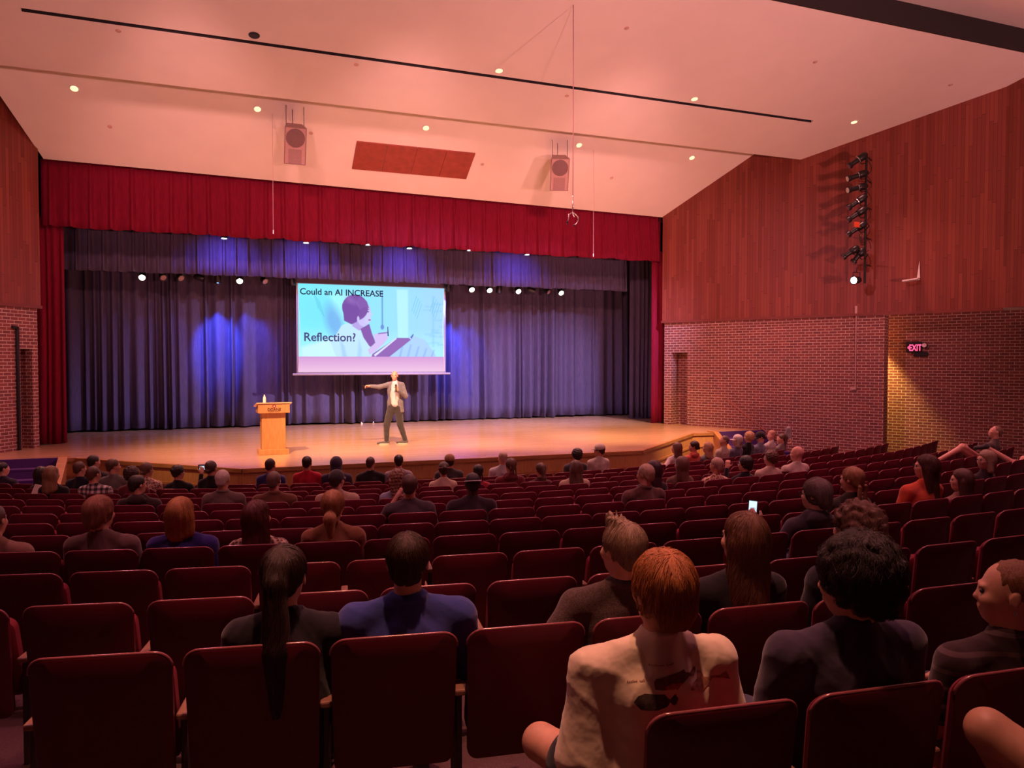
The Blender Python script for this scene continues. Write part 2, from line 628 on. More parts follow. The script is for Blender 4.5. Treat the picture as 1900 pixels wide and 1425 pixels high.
def face_run(name, z0, z1, out, mat, uv=True):
    mb = MB()
    for i in range(len(front_pts) - 1):
        a, b = front_pts[i], front_pts[i + 1]
        d = (b - a)
        L = d.length
        d.normalize()
        n = Vector((d.y, -d.x, 0))
        wall_box(mb, a - d * out * 0.0, d, -n, 0, L, z0, z1, -out, 0.05)
        if out > 0.01:
            mb.add([tuple(b + Vector((0, 0, z))) for z in (z0, z1)] + [tuple(b + n * out + Vector((0, 0, z))) for z in (z0, z1)], [(0, 1, 3, 2)], 0, [[(0, z0), (0, z1), (out, z1), (out, z0)]])
    return struct(mb.build(name, mat, uv=uv))


face_run('trim_3', 0.88, 0.953, 0.035, M_oakt)
face_run('wall_stage_band', 0.60, 0.88, 0.0, M_oak)
face_run('trim_4', 0.555, 0.60, 0.025, M_oakt)
face_run('wall_stage_front', 0.0, 0.555, 0.0, M_bead)
# steps at both ends, each with its sloping cheek
for side, xa, xb, cx, st in (('left', -5.9, -3.35, -3.30, M_purple), ('right', 12.72, 14.9, 12.70, M_purple)):
    sx = 1 if side == 'right' else -1
    mb = MB()
    for i in range(5):
        zt = 0.95 - 0.19 * (i + 1)
        y1 = 17.9 - 0.28 * i
        if i < 5 and zt > 0.01:
            mb.box((xa, y1 - 0.30, 0), (xb, y1, zt))
            mb.box((xa, y1 - 0.31, zt - 0.03), (xb, y1 - 0.295, zt + 0.004))
    mb.box((xa, 17.85, SZ - 0.24), (xb, 17.91, SZ - 0.005))
    struct(mb.build('floor_steps_' + side, st))
    mb = MB()
    mb.prism([(17.9, 0.0), (17.9, SZ), (17.62, SZ), (16.45, 0.18), (16.45, 0.0)], cx - 0.05, cx + 0.05, 'x')
    struct(mb.build('wall_steps_' + side, M_oak))
    mb = MB()
    mb.prism([(17.9, SZ + 0.03), (17.60, SZ + 0.03), (16.40, 0.20), (16.40, 0.14), (17.62, SZ - 0.04), (17.9, SZ - 0.04)], cx - 0.085, cx + 0.085, 'x')
    struct(mb.build('trim_5' if side == 'left' else 'trim_6', M_oakt))


# ------------------------------------------------------------------ curtains
def curtain(name, label, P0, P1, zb, zt, mat, fold=0.24, depth=0.10, seed=1, style='soft', rows=10, group=None, th=0.012, hem=0.0, slack=0.0):
    rg = random.Random(seed)
    P0, P1 = Vector((*P0, 0)), Vector((*P1, 0))
    D = P1 - P0
    L = D.length
    D.normalize()
    N = Vector((D.y, -D.x, 0))
    us, ds, hs = [], [], []
    u = 0.0
    while u < L:
        w = fold * rg.choice((0.5, 0.7, 0.9, 1.2, 1.7)) * rg.uniform(0.85, 1.15) if style == 'soft' else fold * rg.uniform(0.85, 1.15)
        w = min(w, L - u) if L - u > fold * 0.3 else L - u
        a = depth * (rg.uniform(0.35, 1.3) if style == 'soft' else rg.uniform(0.7, 1.2))
        sk = rg.uniform(0.35, 0.65)
        ph = rg.uniform(-0.02, 0.02)
        n = 10 if style == 'soft' else 20
        for i in range(n):
            t = i / n
            if style == 'soft':
                tt = t / sk * 0.5 if t < sk else 0.5 + (t - sk) / (1 - sk) * 0.5
                d = a * (0.5 - 0.5 * math.cos(2 * PI * tt)) + 0.012 * math.sin(9 * t + seed)
            else:
                d = a * math.exp(-((t - 0.5) / 0.085) ** 2) + 0.035 * math.sin(2 * PI * t)
            us.append(u + w * t)
            ds.append(d)
            hs.append(ph)
        u += w
        if w <= 1e-4:
            break
    us.append(L)
    ds.append(0)
    hs.append(0)
    vs, fs = [], []
    n = len(us)
    for r in range(rows + 1):
        t = r / rows
        z = zt + (zb - zt) * t
        for i in range(n):
            if style == 'soft':
                am = 0.55 + 0.45 * t + 0.08 * math.sin(us[i] * 2.1 + t * 4 + seed)
                sh = 0.025 * math.sin(us[i] * 1.3 + t * 3.0)
            else:
                am = 0.35 + 0.85 * t
                sh = 0.012 * math.sin(us[i] * 3 + t * 2)
            zz = z + (hs[i] * 0.8 + hem * math.sin(us[i] * 5)) * (t > 0.999)
            p = P0 + D * (us[i] + sh * math.sin(PI * us[i] / L)) + N * (ds[i] * am) + Vector((0, 0, zz))
            vs.append(tuple(p))
    for r in range(rows):
        for i in range(n - 1):
            p = r * n + i
            fs.append((p, p + n, p + n + 1, p + 1))
    mb = MB()
    mb.add(vs, fs)
    o = mb.build(name, mat, smooth=True)
    m = o.modifiers.new('cloth', 'SOLIDIFY')
    m.thickness = th
    return tag(o, label, 'curtain', group)


curtain('stage_valance', 'bright red velour valance hanging along the top of the stage opening', (-4.22, 20.62), (12.96, 21.0), 6.17, 7.75, M_redv, 0.43, 0.15, 3, 'box', 8, hem=0.01)
curtain('stage_curtain', 'tall red curtain leg at the left edge of the stage opening', (-4.6, 20.62), (-3.82, 20.85), 0.97, 6.4, M_redv, 0.14, 0.09, 5, group=None)
curtain('stage_curtain', 'tall narrow red curtain leg at the right edge of the stage opening', (12.72, 21.12), (13.4, 21.0), 0.97, 6.5, M_redv, 0.13, 0.08, 6)
curtain('stage_valance', 'dark blue inner valance hanging behind the red valance', (-4.6, 22.45), (12.66, 22.75), 5.36, 7.2, M_bluev, 0.33, 0.14, 7, 'box', 6)
curtain('stage_backdrop', 'full width dark blue pleated curtain behind the stage', (-5.0, 24.05), (14.6, 24.75), 1.0, 7.3, M_bluev, 0.36, 0.27, 11, 'soft', 14)
curtain('stage_curtain', 'dark purple masking leg standing at the right end of the blue backdrop', (12.95, 22.95), (14.1, 22.7), 0.99, 7.0, M_bluev, 0.2, 0.12, 12)
curtain('stage_curtain', 'dark masking leg at the left end of the blue backdrop', (-5.2, 22.3), (-4.25, 22.3), 0.99, 7.0, M_bluev, 0.2, 0.12, 13)

# ------------------------------------------------------------------ projection screen
SCX0, SCX1, SCZ0, SCZ1, SCY = 1.84, 6.34, 2.63, 5.28, 23.15


def paint_slide(W, H):
    """the projected slide as an array of colours: rows bottom to top"""
    y, x = np.mgrid[0:H, 0:W]
    x = (x + .5) / W
    y = 1 - (y + .5) / H          # y down, 0..1
    A = W / H
    img = np.zeros((H, W, 3))

    def lin(*c):
        return np.array(srgb(*c))

    def put(mask, col, a=1.0):
        m = (np.clip(mask, 0, 1) * a)[..., None]
        img[:] = img * (1 - m) + np.array(col) * m

    def soft(d, w=0.004):
        return np.clip(0.5 - d / w, 0, 1)

    def ell(cx, cy, rx, ry, rot=0.0, w=0.006):
        c, s_ = math.cos(rot), math.sin(rot)
        dx, dy = (x - cx) * A, (y - cy)
        u, v = dx * c + dy * s_, -dx * s_ + dy * c
        q = np.sqrt((u / (rx * A)) ** 2 + (v / ry) ** 2)
        return soft((q - 1) * min(rx * A, ry), w)

    def poly(pts, w=0.005):
        inside = np.zeros(x.shape, bool)
        dist = np.full(x.shape, 9.0)
        n = len(pts)
        for i in range(n):
            (ax, ay), (bx, by) = pts[i], pts[(i + 1) % n]
            c = ((ay > y) != (by > y)) & (x < (bx - ax) * (y - ay) / (by - ay + 1e-12) + ax)
            inside ^= c
            ex, ey = (bx - ax) * A, by - ay
            t = np.clip((((x - ax) * A) * ex + (y - ay) * ey) / (ex * ex + ey * ey + 1e-12), 0, 1)
            dist = np.minimum(dist, np.hypot((x - ax) * A - t * ex, (y - ay) - t * ey))
        return soft(np.where(inside, -dist, dist), w)

    g = np.clip((x - 0.05) / 0.9, 0, 1)[..., None]
    img[:] = lin(120, 232, 246) * (1 - g) + lin(158, 212, 250) * g
    put(np.exp(-((x - .15) ** 2 + (y - .3) ** 2) / .03), lin(112, 225, 245), .8)
    put(soft(0.63 - y, 0.3), lin(170, 238, 246), .8)
    put(poly([(.21, .1), (.33, .1), (.33, .5), (.24, .36)], .06), lin(160, 248, 250), .8)
    put(ell(.235, .42, .055, .19, -.25, .09), lin(110, 170, 232), .85)
    put(poly([(.66, .03), (.74, .03), (.74, .66), (.67, .66)], .02), lin(180, 240, 252), .8)
    put(poly([(.555, .05), (.565, .05), (.565, .46), (.555, .46)], .006), lin(96, 150, 214), .9)
    put(ell(.56, .475, .012, .03, 0, .008), lin(100, 140, 210))
    r = np.random.RandomState(4)
    for i in range(16):                          # shelf with small things, right
        cx, cy = .84 + .13 * r.rand(), .18 + .5 * r.rand()
        put(poly([(cx, cy), (cx + .03 + .05 * r.rand(), cy), (cx + .05, cy + .012), (cx, cy + .012)], .03), lin(120, 190, 235), .5)
    put(poly([(.915, .1), (.925, .1), (.925, .7), (.915, .7)], .03), lin(120, 190, 235), .5)
    # cushion, blouse
    put(poly([(.02, .72), (.2, .62), (.3, .58), (.45, .75), (.52, .97), (.02, .97)], .05), lin(196, 240, 250))
    put(poly([(.25, .56), (.285, .46), (.33, .435), (.40, .46), (.46, .60), (.53, .68), (.50, .80), (.46, .95), (.30, .95), (.24, .80), (.21, .66)], .012), lin(186, 226, 250))
    put(poly([(.27, .62), (.30, .70), (.33, .93), (.30, .93)], .03), lin(140, 190, 240), .6)
    put(poly([(.40, .62), (.42, .75), (.40, .93), (.38, .93)], .03), lin(140, 190, 240), .5)
    # neck, face
    put(poly([(.36, .37), (.43, .37), (.43, .50), (.40, .52), (.355, .47)], .01), lin(176, 160, 226))
    put(ell(.435, .335, .048, .135, .1, .01), lin(196, 190, 240))
    put(poly([(.475, .28), (.492, .335), (.478, .35), (.484, .39), (.47, .43), (.44, .44), (.44, .28)], .008), lin(200, 198, 244))
    put(ell(.458, .30, .012, .008), lin(90, 60, 150))
    put(poly([(.44, .275), (.47, .27), (.47, .28), (.44, .285)], .006), lin(100, 70, 160))
    put(ell(.472, .395, .009, .008), lin(150, 80, 160))
    # hair
    put(ell(.375, .255, .088, .15, 0, .01), lin(116, 78, 160))
    put(poly([(.29, .22), (.38, .2), (.41, .27), (.40, .34), (.385, .42), (.35, .45), (.30, .41)], .012), lin(110, 72, 158))
    put(poly([(.40, .13), (.455, .18), (.47, .26), (.435, .245), (.405, .28), (.38, .2)], .01), lin(124, 86, 168))
    put(ell(.345, .17, .04, .03, .6, .05), lin(160, 120, 200), .4)
    put(poly([(.41, .50), (.47, .44), (.49, .56), (.515, .66), (.505, .73), (.47, .70), (.43, .60)], .01), lin(126, 84, 166))
    put(ell(.395, .385, .008, .03, 0, .008), lin(200, 190, 240))
    # knees
    put(poly([(.50, .96), (.60, .76), (.70, .62), (.78, .57), (.86, .62), (.93, .78), (.97, .96)], .014), lin(166, 206, 252))
    for i in range(5):
        a = .66 + .055 * i
        put(poly([(a + .04, .66 + .02 * i), (a + .05, .66 + .02 * i), (a + .01, .95), (a - .005, .95)], .02), lin(120, 160, 240), .6)
    # hand, clipboard, pen
    put(poly([(.50, .56), (.58, .54), (.60, .60), (.57, .67), (.51, .76), (.47, .80), (.46, .74), (.51, .66)], .01), lin(206, 186, 236))
    put(poly([(.53, .545), (.60, .53), (.60, .545), (.53, .56)], .006), lin(150, 110, 190))
    put(poly([(.49, .79), (.66, .60), (.745, .60), (.76, .62), (.58, .86), (.46, .95)], .006), lin(138, 96, 176))
    put(poly([(.50, .80), (.655, .60), (.66, .61), (.51, .82)], .006), lin(214, 220, 250))
    put(poly([(.755, .59), (.775, .55), (.78, .56), (.765, .61)], .006), lin(80, 110, 180))
    put(poly([(.595, .47), (.60, .47), (.605, .58), (.595, .58)], .005), lin(70, 60, 130))
    for sx in (.10, .80, .93):                   # creases of the hanging fabric
        for i in range(4):
            a = sx + .012 * i
            dx = .03 if sx < .5 else -.035
            put(poly([(a, .1 + .03 * i), (a + .004, .1 + .03 * i), (a + dx + .004, .28 + .03 * i), (a + dx, .28 + .03 * i)], .008), lin(70, 180, 205), .6)
    # unused lower strip of the projection
    bandm = soft(0.822 - y, .004)
    bc = lin(205, 150, 208) * (1 - np.clip((y - .82) / .18, 0, 1))[..., None] + lin(232, 190, 222) * np.clip((y - .82) / .18, 0, 1)[..., None]
    img[:] = img * (1 - bandm[..., None]) + bc * bandm[..., None]
    return img


def squeeze(img):
    """slide picture occupies the upper 82 percent; re-map its rows there"""
    return img


scr = empty('projection_screen', (4.09, SCY, SCZ0), 0, 'wide white projection screen lit with a blue slide, hung in front of the blue curtain', 'screen')
W_, H_ = 420, 248
xs = np.linspace(SCX0, SCX1, W_ + 1)
zs = np.linspace(SCZ0, SCZ1, H_ + 1)
gx, gz = np.meshgrid(xs, zs)
V = np.stack([gx.ravel() - 4.09, np.full(gx.size, 0.0), gz.ravel() - SCZ0], 1)
ii = np.arange(H_ * (W_ + 1)).reshape(H_, W_ + 1)[:, :W_].ravel()
F = np.stack([ii, ii + 1, ii + W_ + 2, ii + W_ + 1], 1)
me = bpy.data.meshes.new('fabric')
me.from_pydata(V.tolist(), [], F.tolist())
ca = me.color_attributes.new('slide', 'FLOAT_COLOR', 'CORNER')
im = paint_slide(W_, H_).reshape(-1, 3)
cc = np.ones((len(im), 4, 4), np.float32)
cc[:, :, :3] = im[:, None, :]
ca.data.foreach_set('color', cc.ravel())
t = NT('projected_slide')
at = t.n('ShaderNodeVertexColor', layer_name='slide')
t.l(at.outputs[0], t.b.inputs['Emission Color'])
t.b.inputs['Emission Strength'].default_value = 1.1
t.b.inputs['Specular IOR Level'].default_value = 0.0
t.set(Base_Color=(0.02, 0.02, 0.02), Roughness=0.9)
me.materials.append(t.m)
link(bpy.data.objects.new('slide', me), scr)
mb = MB()
mb.box((-2.30, 0.015, -0.03), (2.30, 0.03, SCZ1 - SCZ0 + 0.10))
mb.build('fabric', plain('screen_border', (0.30, 0.28, 0.33), 0.8), scr)
mb = MB()
mb.tube([(-2.42, 0.0, -0.06), (2.44, 0.0, -0.06)], 0.035, 10)
mb.build('weight_bar', plain('grey_bar', (0.35, 0.33, 0.42), 0.4), scr)
mb = MB()
mb.box((-2.45, -0.06, SCZ1 - SCZ0 + 0.02), (2.45, 0.12, SCZ1 - SCZ0 + 0.24))
mb.build('case', plain('screen_case', (0.06, 0.04, 0.09), 0.6), scr)
for sx in (-1, 1):
    mb = MB()
    mb.tube([(sx * 2.26, -0.005, 0), (sx * 2.2, -0.005, 1.3), (sx * 2.26, -0.005, SCZ1 - SCZ0)], 0.006, 6)
    mb.build('tension_cord', M_white, scr)


def text(name, body, loc, size, mat, parent=None, rz=0.0, ext=0.002, bold=0.0, sx=1.0, align='LEFT', shear=0.0, mesh=True):
    c = bpy.data.curves.new(name, 'FONT')
    c.body = body
    c.size = size
    c.extrude = ext
    c.offset = bold
    c.align_x = align
    c.shear = shear
    c.resolution_u = 3
    tmp = bpy.data.objects.new(name, c)
    COL.objects.link(tmp)
    dg = bpy.context.evaluated_depsgraph_get()
    me = bpy.data.meshes.new_from_object(tmp.evaluated_get(dg))
    bpy.data.objects.remove(tmp)
    me.materials.clear()
    me.materials.append(mat)
    o = bpy.data.objects.new(name, me)
    link(o, parent)
    o.rotation_euler = (PI / 2, 0, rz)
    o.scale = (sx, 1, 1)
    o.location = loc
    return o


M_navy = glow('projected_dark_text', (0.035, 0.05, 0.16), 0.35)
M_navy2 = glow('projected_violet_text', (0.11, 0.11, 0.36), 0.6)
text('slide_heading', 'Could an AI INCREASE', (-2.20, -0.008, 2.33), 0.265, M_navy, scr, bold=0.004, sx=0.98)
text('slide_caption', 'Reflection?', (-2.10, -0.008, 0.94), 0.36, M_navy2, scr, bold=0.006, sx=0.98)

# ------------------------------------------------------------------ lectern and bottle
lec = empty('lectern', (0.80, 16.98, SZ), rad(4), 'oak lectern with a crest and lettering on its front, standing on the stage', 'lectern')
mb = MB()
mb.box((-0.245, -0.17, 0.1), (0.245, 0.19, 0.90))
mb.build('column', M_oak, lec, bevel=0.004)
mb = MB()
mb.box((-0.31, -0.22, 0), (0.31, 0.24, 0.11))
mb.build('base', M_oak, lec, bevel=0.008)
mb = MB()
mb.prism([(-0.26, 0.90), (0.25, 0.90), (0.25, 1.02), (-0.26, 1.10)], -0.325, 0.325, 'x')
mb.build('head_panel', M_oak, lec, bevel=0.004)
mb = MB()
mb.prism([(-0.28, 1.102), (0.29, 1.015), (0.29, 1.04), (-0.28, 1.127)], -0.365, 0.365, 'x')
mb.build('desk_top', plain('pale_oak_edge', (0.75, 0.5, 0.3), 0.3), lec, bevel=0.004)
M_crest = plain('crest_red', (0.25, 0.01, 0.02), 0.5)
M_ink = plain('dark_brown_ink', (0.09, 0.02, 0.015), 0.5)
mb = MB()
mb.prism([(-.035, 1.072), (.035, 1.072), (.035, 1.035), (.02, 1.012), (0, 1.0), (-.02, 1.012), (-.035, 1.035)], -0.264, -0.2605, 'y')
mb.build('crest', M_crest, lec)
mb = MB()
mb.prism([(-.02, 1.02), (-.012, 1.02), (-.006, 1.038), (.006, 1.038), (.012, 1.02), (.02, 1.02), (.004, 1.062), (-.004, 1.062)], -0.267, -0.2645, 'y')
mb.build('crest_letter', M_white, lec)
text('lettering', 'DOANE', (0, -0.2655, 0.948), 0.085, M_ink, lec, align='CENTER', ext=0.002, bold=0.0008, sx=0.92)
mb = MB()
mb.box((-.1, -0.2655, 0.928), (.1, -0.2625, 0.932))
mb.build('lettering_rule', M_ink, lec)
bot = empty('water_bottle', (0.635, 17.03, SZ + 1.092), 0, 'clear plastic water bottle with pale label standing on the lectern', 'bottle')
mb = MB()
mb.lathe([(.026, 0), (.032, .005), (.032, .06), (.029, .07), (.032, .08), (.032, .12), (.022, .15), (.012, .165)], 16)
mb.build('bottle_body', plain('clear_plastic', (0.8, 0.85, 0.85), 0.15), bot, smooth='auto')
mb = MB()
mb.lathe([(.0325, .04), (.0328, .042), (.0328, .1), (.0325, .102)], 16)
mb.build('bottle_label', plain('bottle_label_paper', (0.85, 0.9, 0.8), 0.6), bot, smooth='auto')
mb = MB()
mb.lathe([(.014, .165), (.014, .185), (.011, .188)], 12)
mb.build('bottle_cap', M_white, bot, smooth='auto')

# ------------------------------------------------------------------ stage lamps
M_lamp = glow('lamp_white', (1.0, 0.92, 0.75), 30)
M_lampb = glow('lamp_cool', (0.75, 0.85, 1.0), 30)
M_lampd = plain('lamp_glass_dark', (0.25, 0.16, 0.2), 0.2)


def par_can(loc, aim, label, lit=None, group=None, size=1.0, pole=True):
    r = empty('stage_lamp', loc, 0, label, 'stage light', group)
    q = Vector(aim).to_track_quat('-Z', 'Y').to_matrix().to_4x4()
    mb = MB()
    mb.M = q
    s_ = size
    prof = [(.05, .17), (.085, .12), (.10, .05), (.10, -.12), (.115, -.125), (.115, -.14), (.095, -.14), (.095, -.10)]
    mb.lathe([(a * s_, b * s_) for a, b in prof][::-1], 18)
    mb.build('housing', M_black, r, smooth='auto')
    mb = MB()
    mb.M = q
    mb.lathe([(.001, -.118 * s_), (.09 * s_, -.112 * s_), (.09 * s_, -.105 * s_), (.001, -.105 * s_)], 18)
    mb.build('lens', {None: M_lampd, 'w': M_lamp, 'b': M_lampb}[lit], r, smooth='auto')
    mb = MB()
    mb.tube([(-.12 * s_, 0, 0), (-.12 * s_, 0, .2), (.12 * s_, 0, .2), (.12 * s_, 0, 0)], .01, 6)
    mb.tube([(0, 0, .2), (0, 0, .32)], .015, 6)
    mb.build('yoke', M_black, r)
    return r


# pipe under the blue valance with its row of cans
ZL = 5.31
pipe = tag(MB().tube([(-4.2, 22.78, ZL + .33), (12.6, 23.08, ZL + .33)], .025, 8).build('lighting_pipe', M_black), 'long black lighting pipe running behind the bottom edge of the blue valance', 'pipe')
row = [(-2.2, 'w', (0, -.5, -.35), 'leftmost lit white lamp under the blue valance'),
       (-1.72, None, (.2, -.6, -.35), 'unlit round lamp just right of the leftmost lit lamp under the valance'),
       (-1.30, None, (.3, -.6, -.35), 'unlit round lamp left of the flat lamp below the valance'),
       (-0.82, None, (.9, -.1, -.3), 'dark lamp turned sideways, nearly hidden by the blue valance edge'),
       (-0.36, None, (0, .35, -1), 'dark lamp pointing down above the left blue streak on the curtain'),
       (0.20, 'w', (0, -.5, -.35), 'lit white lamp between the blue streak and the screen'),
       (0.83, None, (.3, -.6, -.35), 'unlit round lamp nearest the left side of the screen'),
       (1.58, None, (.1, .2, -1), 'dark lamp pointing down beside the top left corner of the screen'),
       (6.15, None, (0, .35, -1), 'dark lamp pointing down beside the top right corner of the screen'),
       (6.88, 'w', (0, -.5, -.35), 'first lit white lamp right of the screen'),
       (7.46, 'w', (0, -.5, -.35), 'second lit white lamp right of the screen'),
       (7.80, None, (0, .1, -1), 'dark lamp pointing down between the second and third lit lamps right of the screen'),
       (8.42, 'w', (0, -.5, -.35), 'third lit white lamp right of the screen'),
       (8.88, None, (.9, -.1, -.3), 'dark sideways lamp right of the third lit lamp'),
       (9.42, None, (.3, -.6, -.35), 'unlit round lamp beside the rightmost lit lamp'),
       (9.9, 'w', (0, -.5, -.35), 'rightmost lit white lamp under the blue valance')]
for x, lit, aim, lab in row:
    x *= 1.045
    y = 22.78 + (x + 4) * .3 / 16.4
    par_can((x, y, ZL), aim, lab, lit, 'lamps under the blue valance', 0.9)
for _x, _tx, _p in ((-0.36, -0.42, 2200), (6.45, 6.72, 1500), (0.4, 0.55, 500), (7.4, 7.4, 500)):
    spot('blue_accent_light', (_x, 22.75, ZL - .12), (_tx, 24.42, 3.2), _p, (0.05, 0.12, 1.0), 42, 0.6, 0.06)
# round lamps just under the red valance
for x, lab in ((-0.18, 'leftmost bright cool lamp under the red valance'), (1.92, 'second bright cool lamp from the left under the red valance'),
               (3.62, 'dim cool lamp half hidden by the red valance above the screen'), (4.80, 'bright cool lamp above the middle of the screen under the red valance'),
               (6.62, 'small cool lamp half hidden by the red valance, right of the screen middle'), (8.45, 'rightmost bright cool lamp under the red valance')):
    zz = 6.27 if 'half' not in lab else 6.31
    par_can((x, 21.3, zz + 0.05), (0, -.12, -1), lab, 'b', 'lamps under the red valance', 0.85)
for _x in (-0.18, 1.92, 4.8, 8.45):
    spot('cool_down_light', (_x, 21.4, 6.15), (_x, 22.6, 5.3), 190, (0.20, 0.15, 1.0), 120, 1.0, 0.08)
tag(MB().tube([(-4.0, 21.3, 6.62), (12.6, 21.5, 6.62)], .025, 8).build('lighting_pipe', M_black), 'black lighting pipe hidden behind the red valance', 'pipe')

# ------------------------------------------------------------------ things on and under the ceiling


def downlight(x, y, zf, label, on=True, r=0.095):
    n = 0.217 if zf is z2 else 0.567
    t = empty('downlight', (x, y, zf(y) - .004), 0, label, 'ceiling light', 'round downlights in the ceiling')
    t.rotation_euler = (-math.atan(n), 0, 0)
    mb = MB()
    mb.lathe([(r * .82, -.004), (r * 1.05, -.006), (r * 1.08, .0), (r * .82, .002)], 24)
    mb.build('trim_ring', M_white if on else M_black, t, smooth='auto')
    mb = MB()
    mb.lathe([(.001, -.0085), (r * .8, -.0085), (r * .8, -.006), (.001, -.006)], 24)
    mb.build('lamp_glass', M_dl if on else M_black, t)


M_dl = glow('dim_warm_lamp', (1.0, 0.85, 0.45), 1.4)
for x, lab in ((-3.13, 'leftmost dim downlight near the left wall'), (0.60, 'downlight in the lower ceiling left of the left loudspeaker'), (4.61, 'downlight in the ceiling above the dark red hatch'),
               (8.86, 'downlight beside the hanging rope in the lower ceiling'), (12.45, 'rightmost downlight in the lower ceiling by the boards')):
    downlight(x, 18.5, z1, lab)
for x, lab, on in ((0.44, 'black unlit round hole above the slot at the left', False), (5.31, 'dim downlight just above the middle of the long slot', True), (10.14, 'downlight in the upper ceiling right of the rope', True),
                   (14.93, 'downlight nearest the right wall in the upper ceiling', True)):
    downlight(x, 14.98, z2, lab, on)
for i, (x, y, zf, w) in enumerate(((-2.58, 19.38, z1, 'lower left, over the left end of the red valance'), (1.85, 19.0, z1, 'right beside the left loudspeaker'), (6.4, 19.42, z1, 'right of the dark red hatch'), (10.36, 19.45, z1, 'right of the right loudspeaker'),
                                   (-1.89, 15.42, z2, 'under the left end of the slot'), (2.41, 15.45, z2, 'just below the slot above the left loudspeaker'), (7.13, 15.53, z2, 'just below the slot left of the rope'),
                                   (7.29, 13.09, z2, 'high up right of the rope'), (11.95, 13.11, z2, 'in the upper ceiling right of centre'), (15.94, 13.07, z2, 'close to the top of the right wall'))):
    t = MB()
    t.lathe([(.001, -.02), (.02, -.02), (.02, -.006), (.05, -.004), (.05, .002), (.001, .002)], 14)
    o = t.build('sprinkler_head', plain('pink_ring', (0.6, 0.42, 0.36), 0.5), smooth='auto')
    o.location = (x, y, zf(y) - .002)
    o.rotation_euler = (-math.atan(0.217 if zf is z2 else 0.567), 0, 0)
    tag(o, 'tiny ceiling sprinkler ' + w, 'sprinkler', 'ceiling sprinklers')
# four dark hatch panels
hx = [2.97 + 0.782 * i for i in range(5)]
for i in range(4):
    mb = MB()
    e = .004
    pts = [(hx[i] + e, 19.08, z1(19.08) - .03), (hx[i + 1] - e, 19.08, z1(19.08) - .03), (hx[i + 1] - e, 19.92, z1(19.92) - .03), (hx[i] + e, 19.92, z1(19.92) - .03)]
    slab(mb, pts, 0.028)
    tag(mb.build('ceiling_hatch', M_hall), '%s of the four dark red panels set in the ceiling' % ('leftmost', 'second from left', 'third from left', 'rightmost')[i], 'hatch', 'dark red ceiling hatch panels')


def hung_speaker(loc, rz, label):
    t = empty('loudspeaker', loc, rz, label, 'loudspeaker', 'loudspeakers hung from the ceiling')
    tl = Matrix.Rotation(rad(28), 4, 'X')
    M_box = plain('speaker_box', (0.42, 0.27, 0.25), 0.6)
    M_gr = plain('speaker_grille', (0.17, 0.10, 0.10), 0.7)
    mb = MB()
    mb.M = tl
    mb.prism([(-.24, -.36), (.24, -.36), (.16, .36), (-.16, .36)], -.0, .0001)
    mb = MB()
    mb.M = tl
    mb.prism([(-.25, .0), (.25, .0), (.17, .42), (-.17, .42)], -.43, .43)
    mb.build('cabinet', M_box, t, bevel=.01)
    mb = MB()
    mb.M = tl @ Matrix.Translation((0, -.001, .18)) @ Matrix.Rotation(PI / 2, 4, 'X')
    mb.lathe([(.001, .012), (.15, .012), (.2, .006), (.215, .004), (.215, 0), (.001, 0)], 28)
    mb.build('woofer', M_gr, t, smooth='auto')
    mb = MB()
    mb.M = tl
    mb.box((-.15, -.012, -.40), (.15, .002, -.08))
    mb.build('horn', plain('speaker_horn', (0.30, 0.19, 0.18), 0.7), t)
    mb = MB()
    mb.M = tl
    mb.box((-.235, -.01, .415), (.235, .0, .425))
    mb.box((-.235, -.01, -.425), (.235, .0, -.415))
    mb.box((-.24, -.01, -.425), (-.23, .0, .425))
    mb.box((.23, -.01, -.425), (.24, .0, .425))
    mb.build('bezel', M_gr, t)
    mb = MB()
    for x, y in ((-.2, .0), (-.05, .1), (.2, .0)):
        zt = z1(loc[1] + y + 0.1) - loc[2]
        mb.tube([(x, y, .30), (x, y, zt)], .007, 6)
    mb.build('suspension_cable', M_black, t)


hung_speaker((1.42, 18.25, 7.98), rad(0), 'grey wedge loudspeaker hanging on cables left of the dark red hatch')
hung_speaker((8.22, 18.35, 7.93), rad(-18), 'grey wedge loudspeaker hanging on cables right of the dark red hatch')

# hanging rope with claw rig
t = empty('hanging_rig', (5.98, 12.75, 5.7), 0, 'long rope ending in a three armed metal microphone rig in front of the red valance', 'microphone rig')
mb = MB()
mb.tube([(0, 0, z2(12.75) - 5.7), (0.005, 0, 1.9), (0, 0, 0.12)], .009, 6)
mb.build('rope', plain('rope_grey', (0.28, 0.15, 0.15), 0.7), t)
mb = MB()
mb.tube([(0, 0, .35), (0, 0, .02)], .012, 8)
mb.tube([(0, 0, .04), (.07, .0, -.01), (.12, .02, -.04), (.13, .03, -.10), (.08, .02, -.17), (.05, .02, -.19)], [.012, .01, .012, .009, .011, .014], 8)
mb.tube([(0, 0, .04), (-.06, .0, -.0), (-.09, -.02, -.01), (-.10, -.03, -.08), (-.12, -.03, -.16)], [.012, .010, .014, .009, .012], 8)
mb.tube([(0, 0, .04), (-.02, -.06, -.03), (-.01, -.1, -.07)], [.012, .009, .009], 8)
mb.build('arm', M_chrome, t, smooth=True)
mb = MB()
mb.tube([(-.12, -.03, -.15), (-.135, -.03, -.19)], .016, 8)
mb.tube([(.05, .02, -.19), (.03, .02, -.205)], .015, 8)
mb.build('microphone', M_black, t)
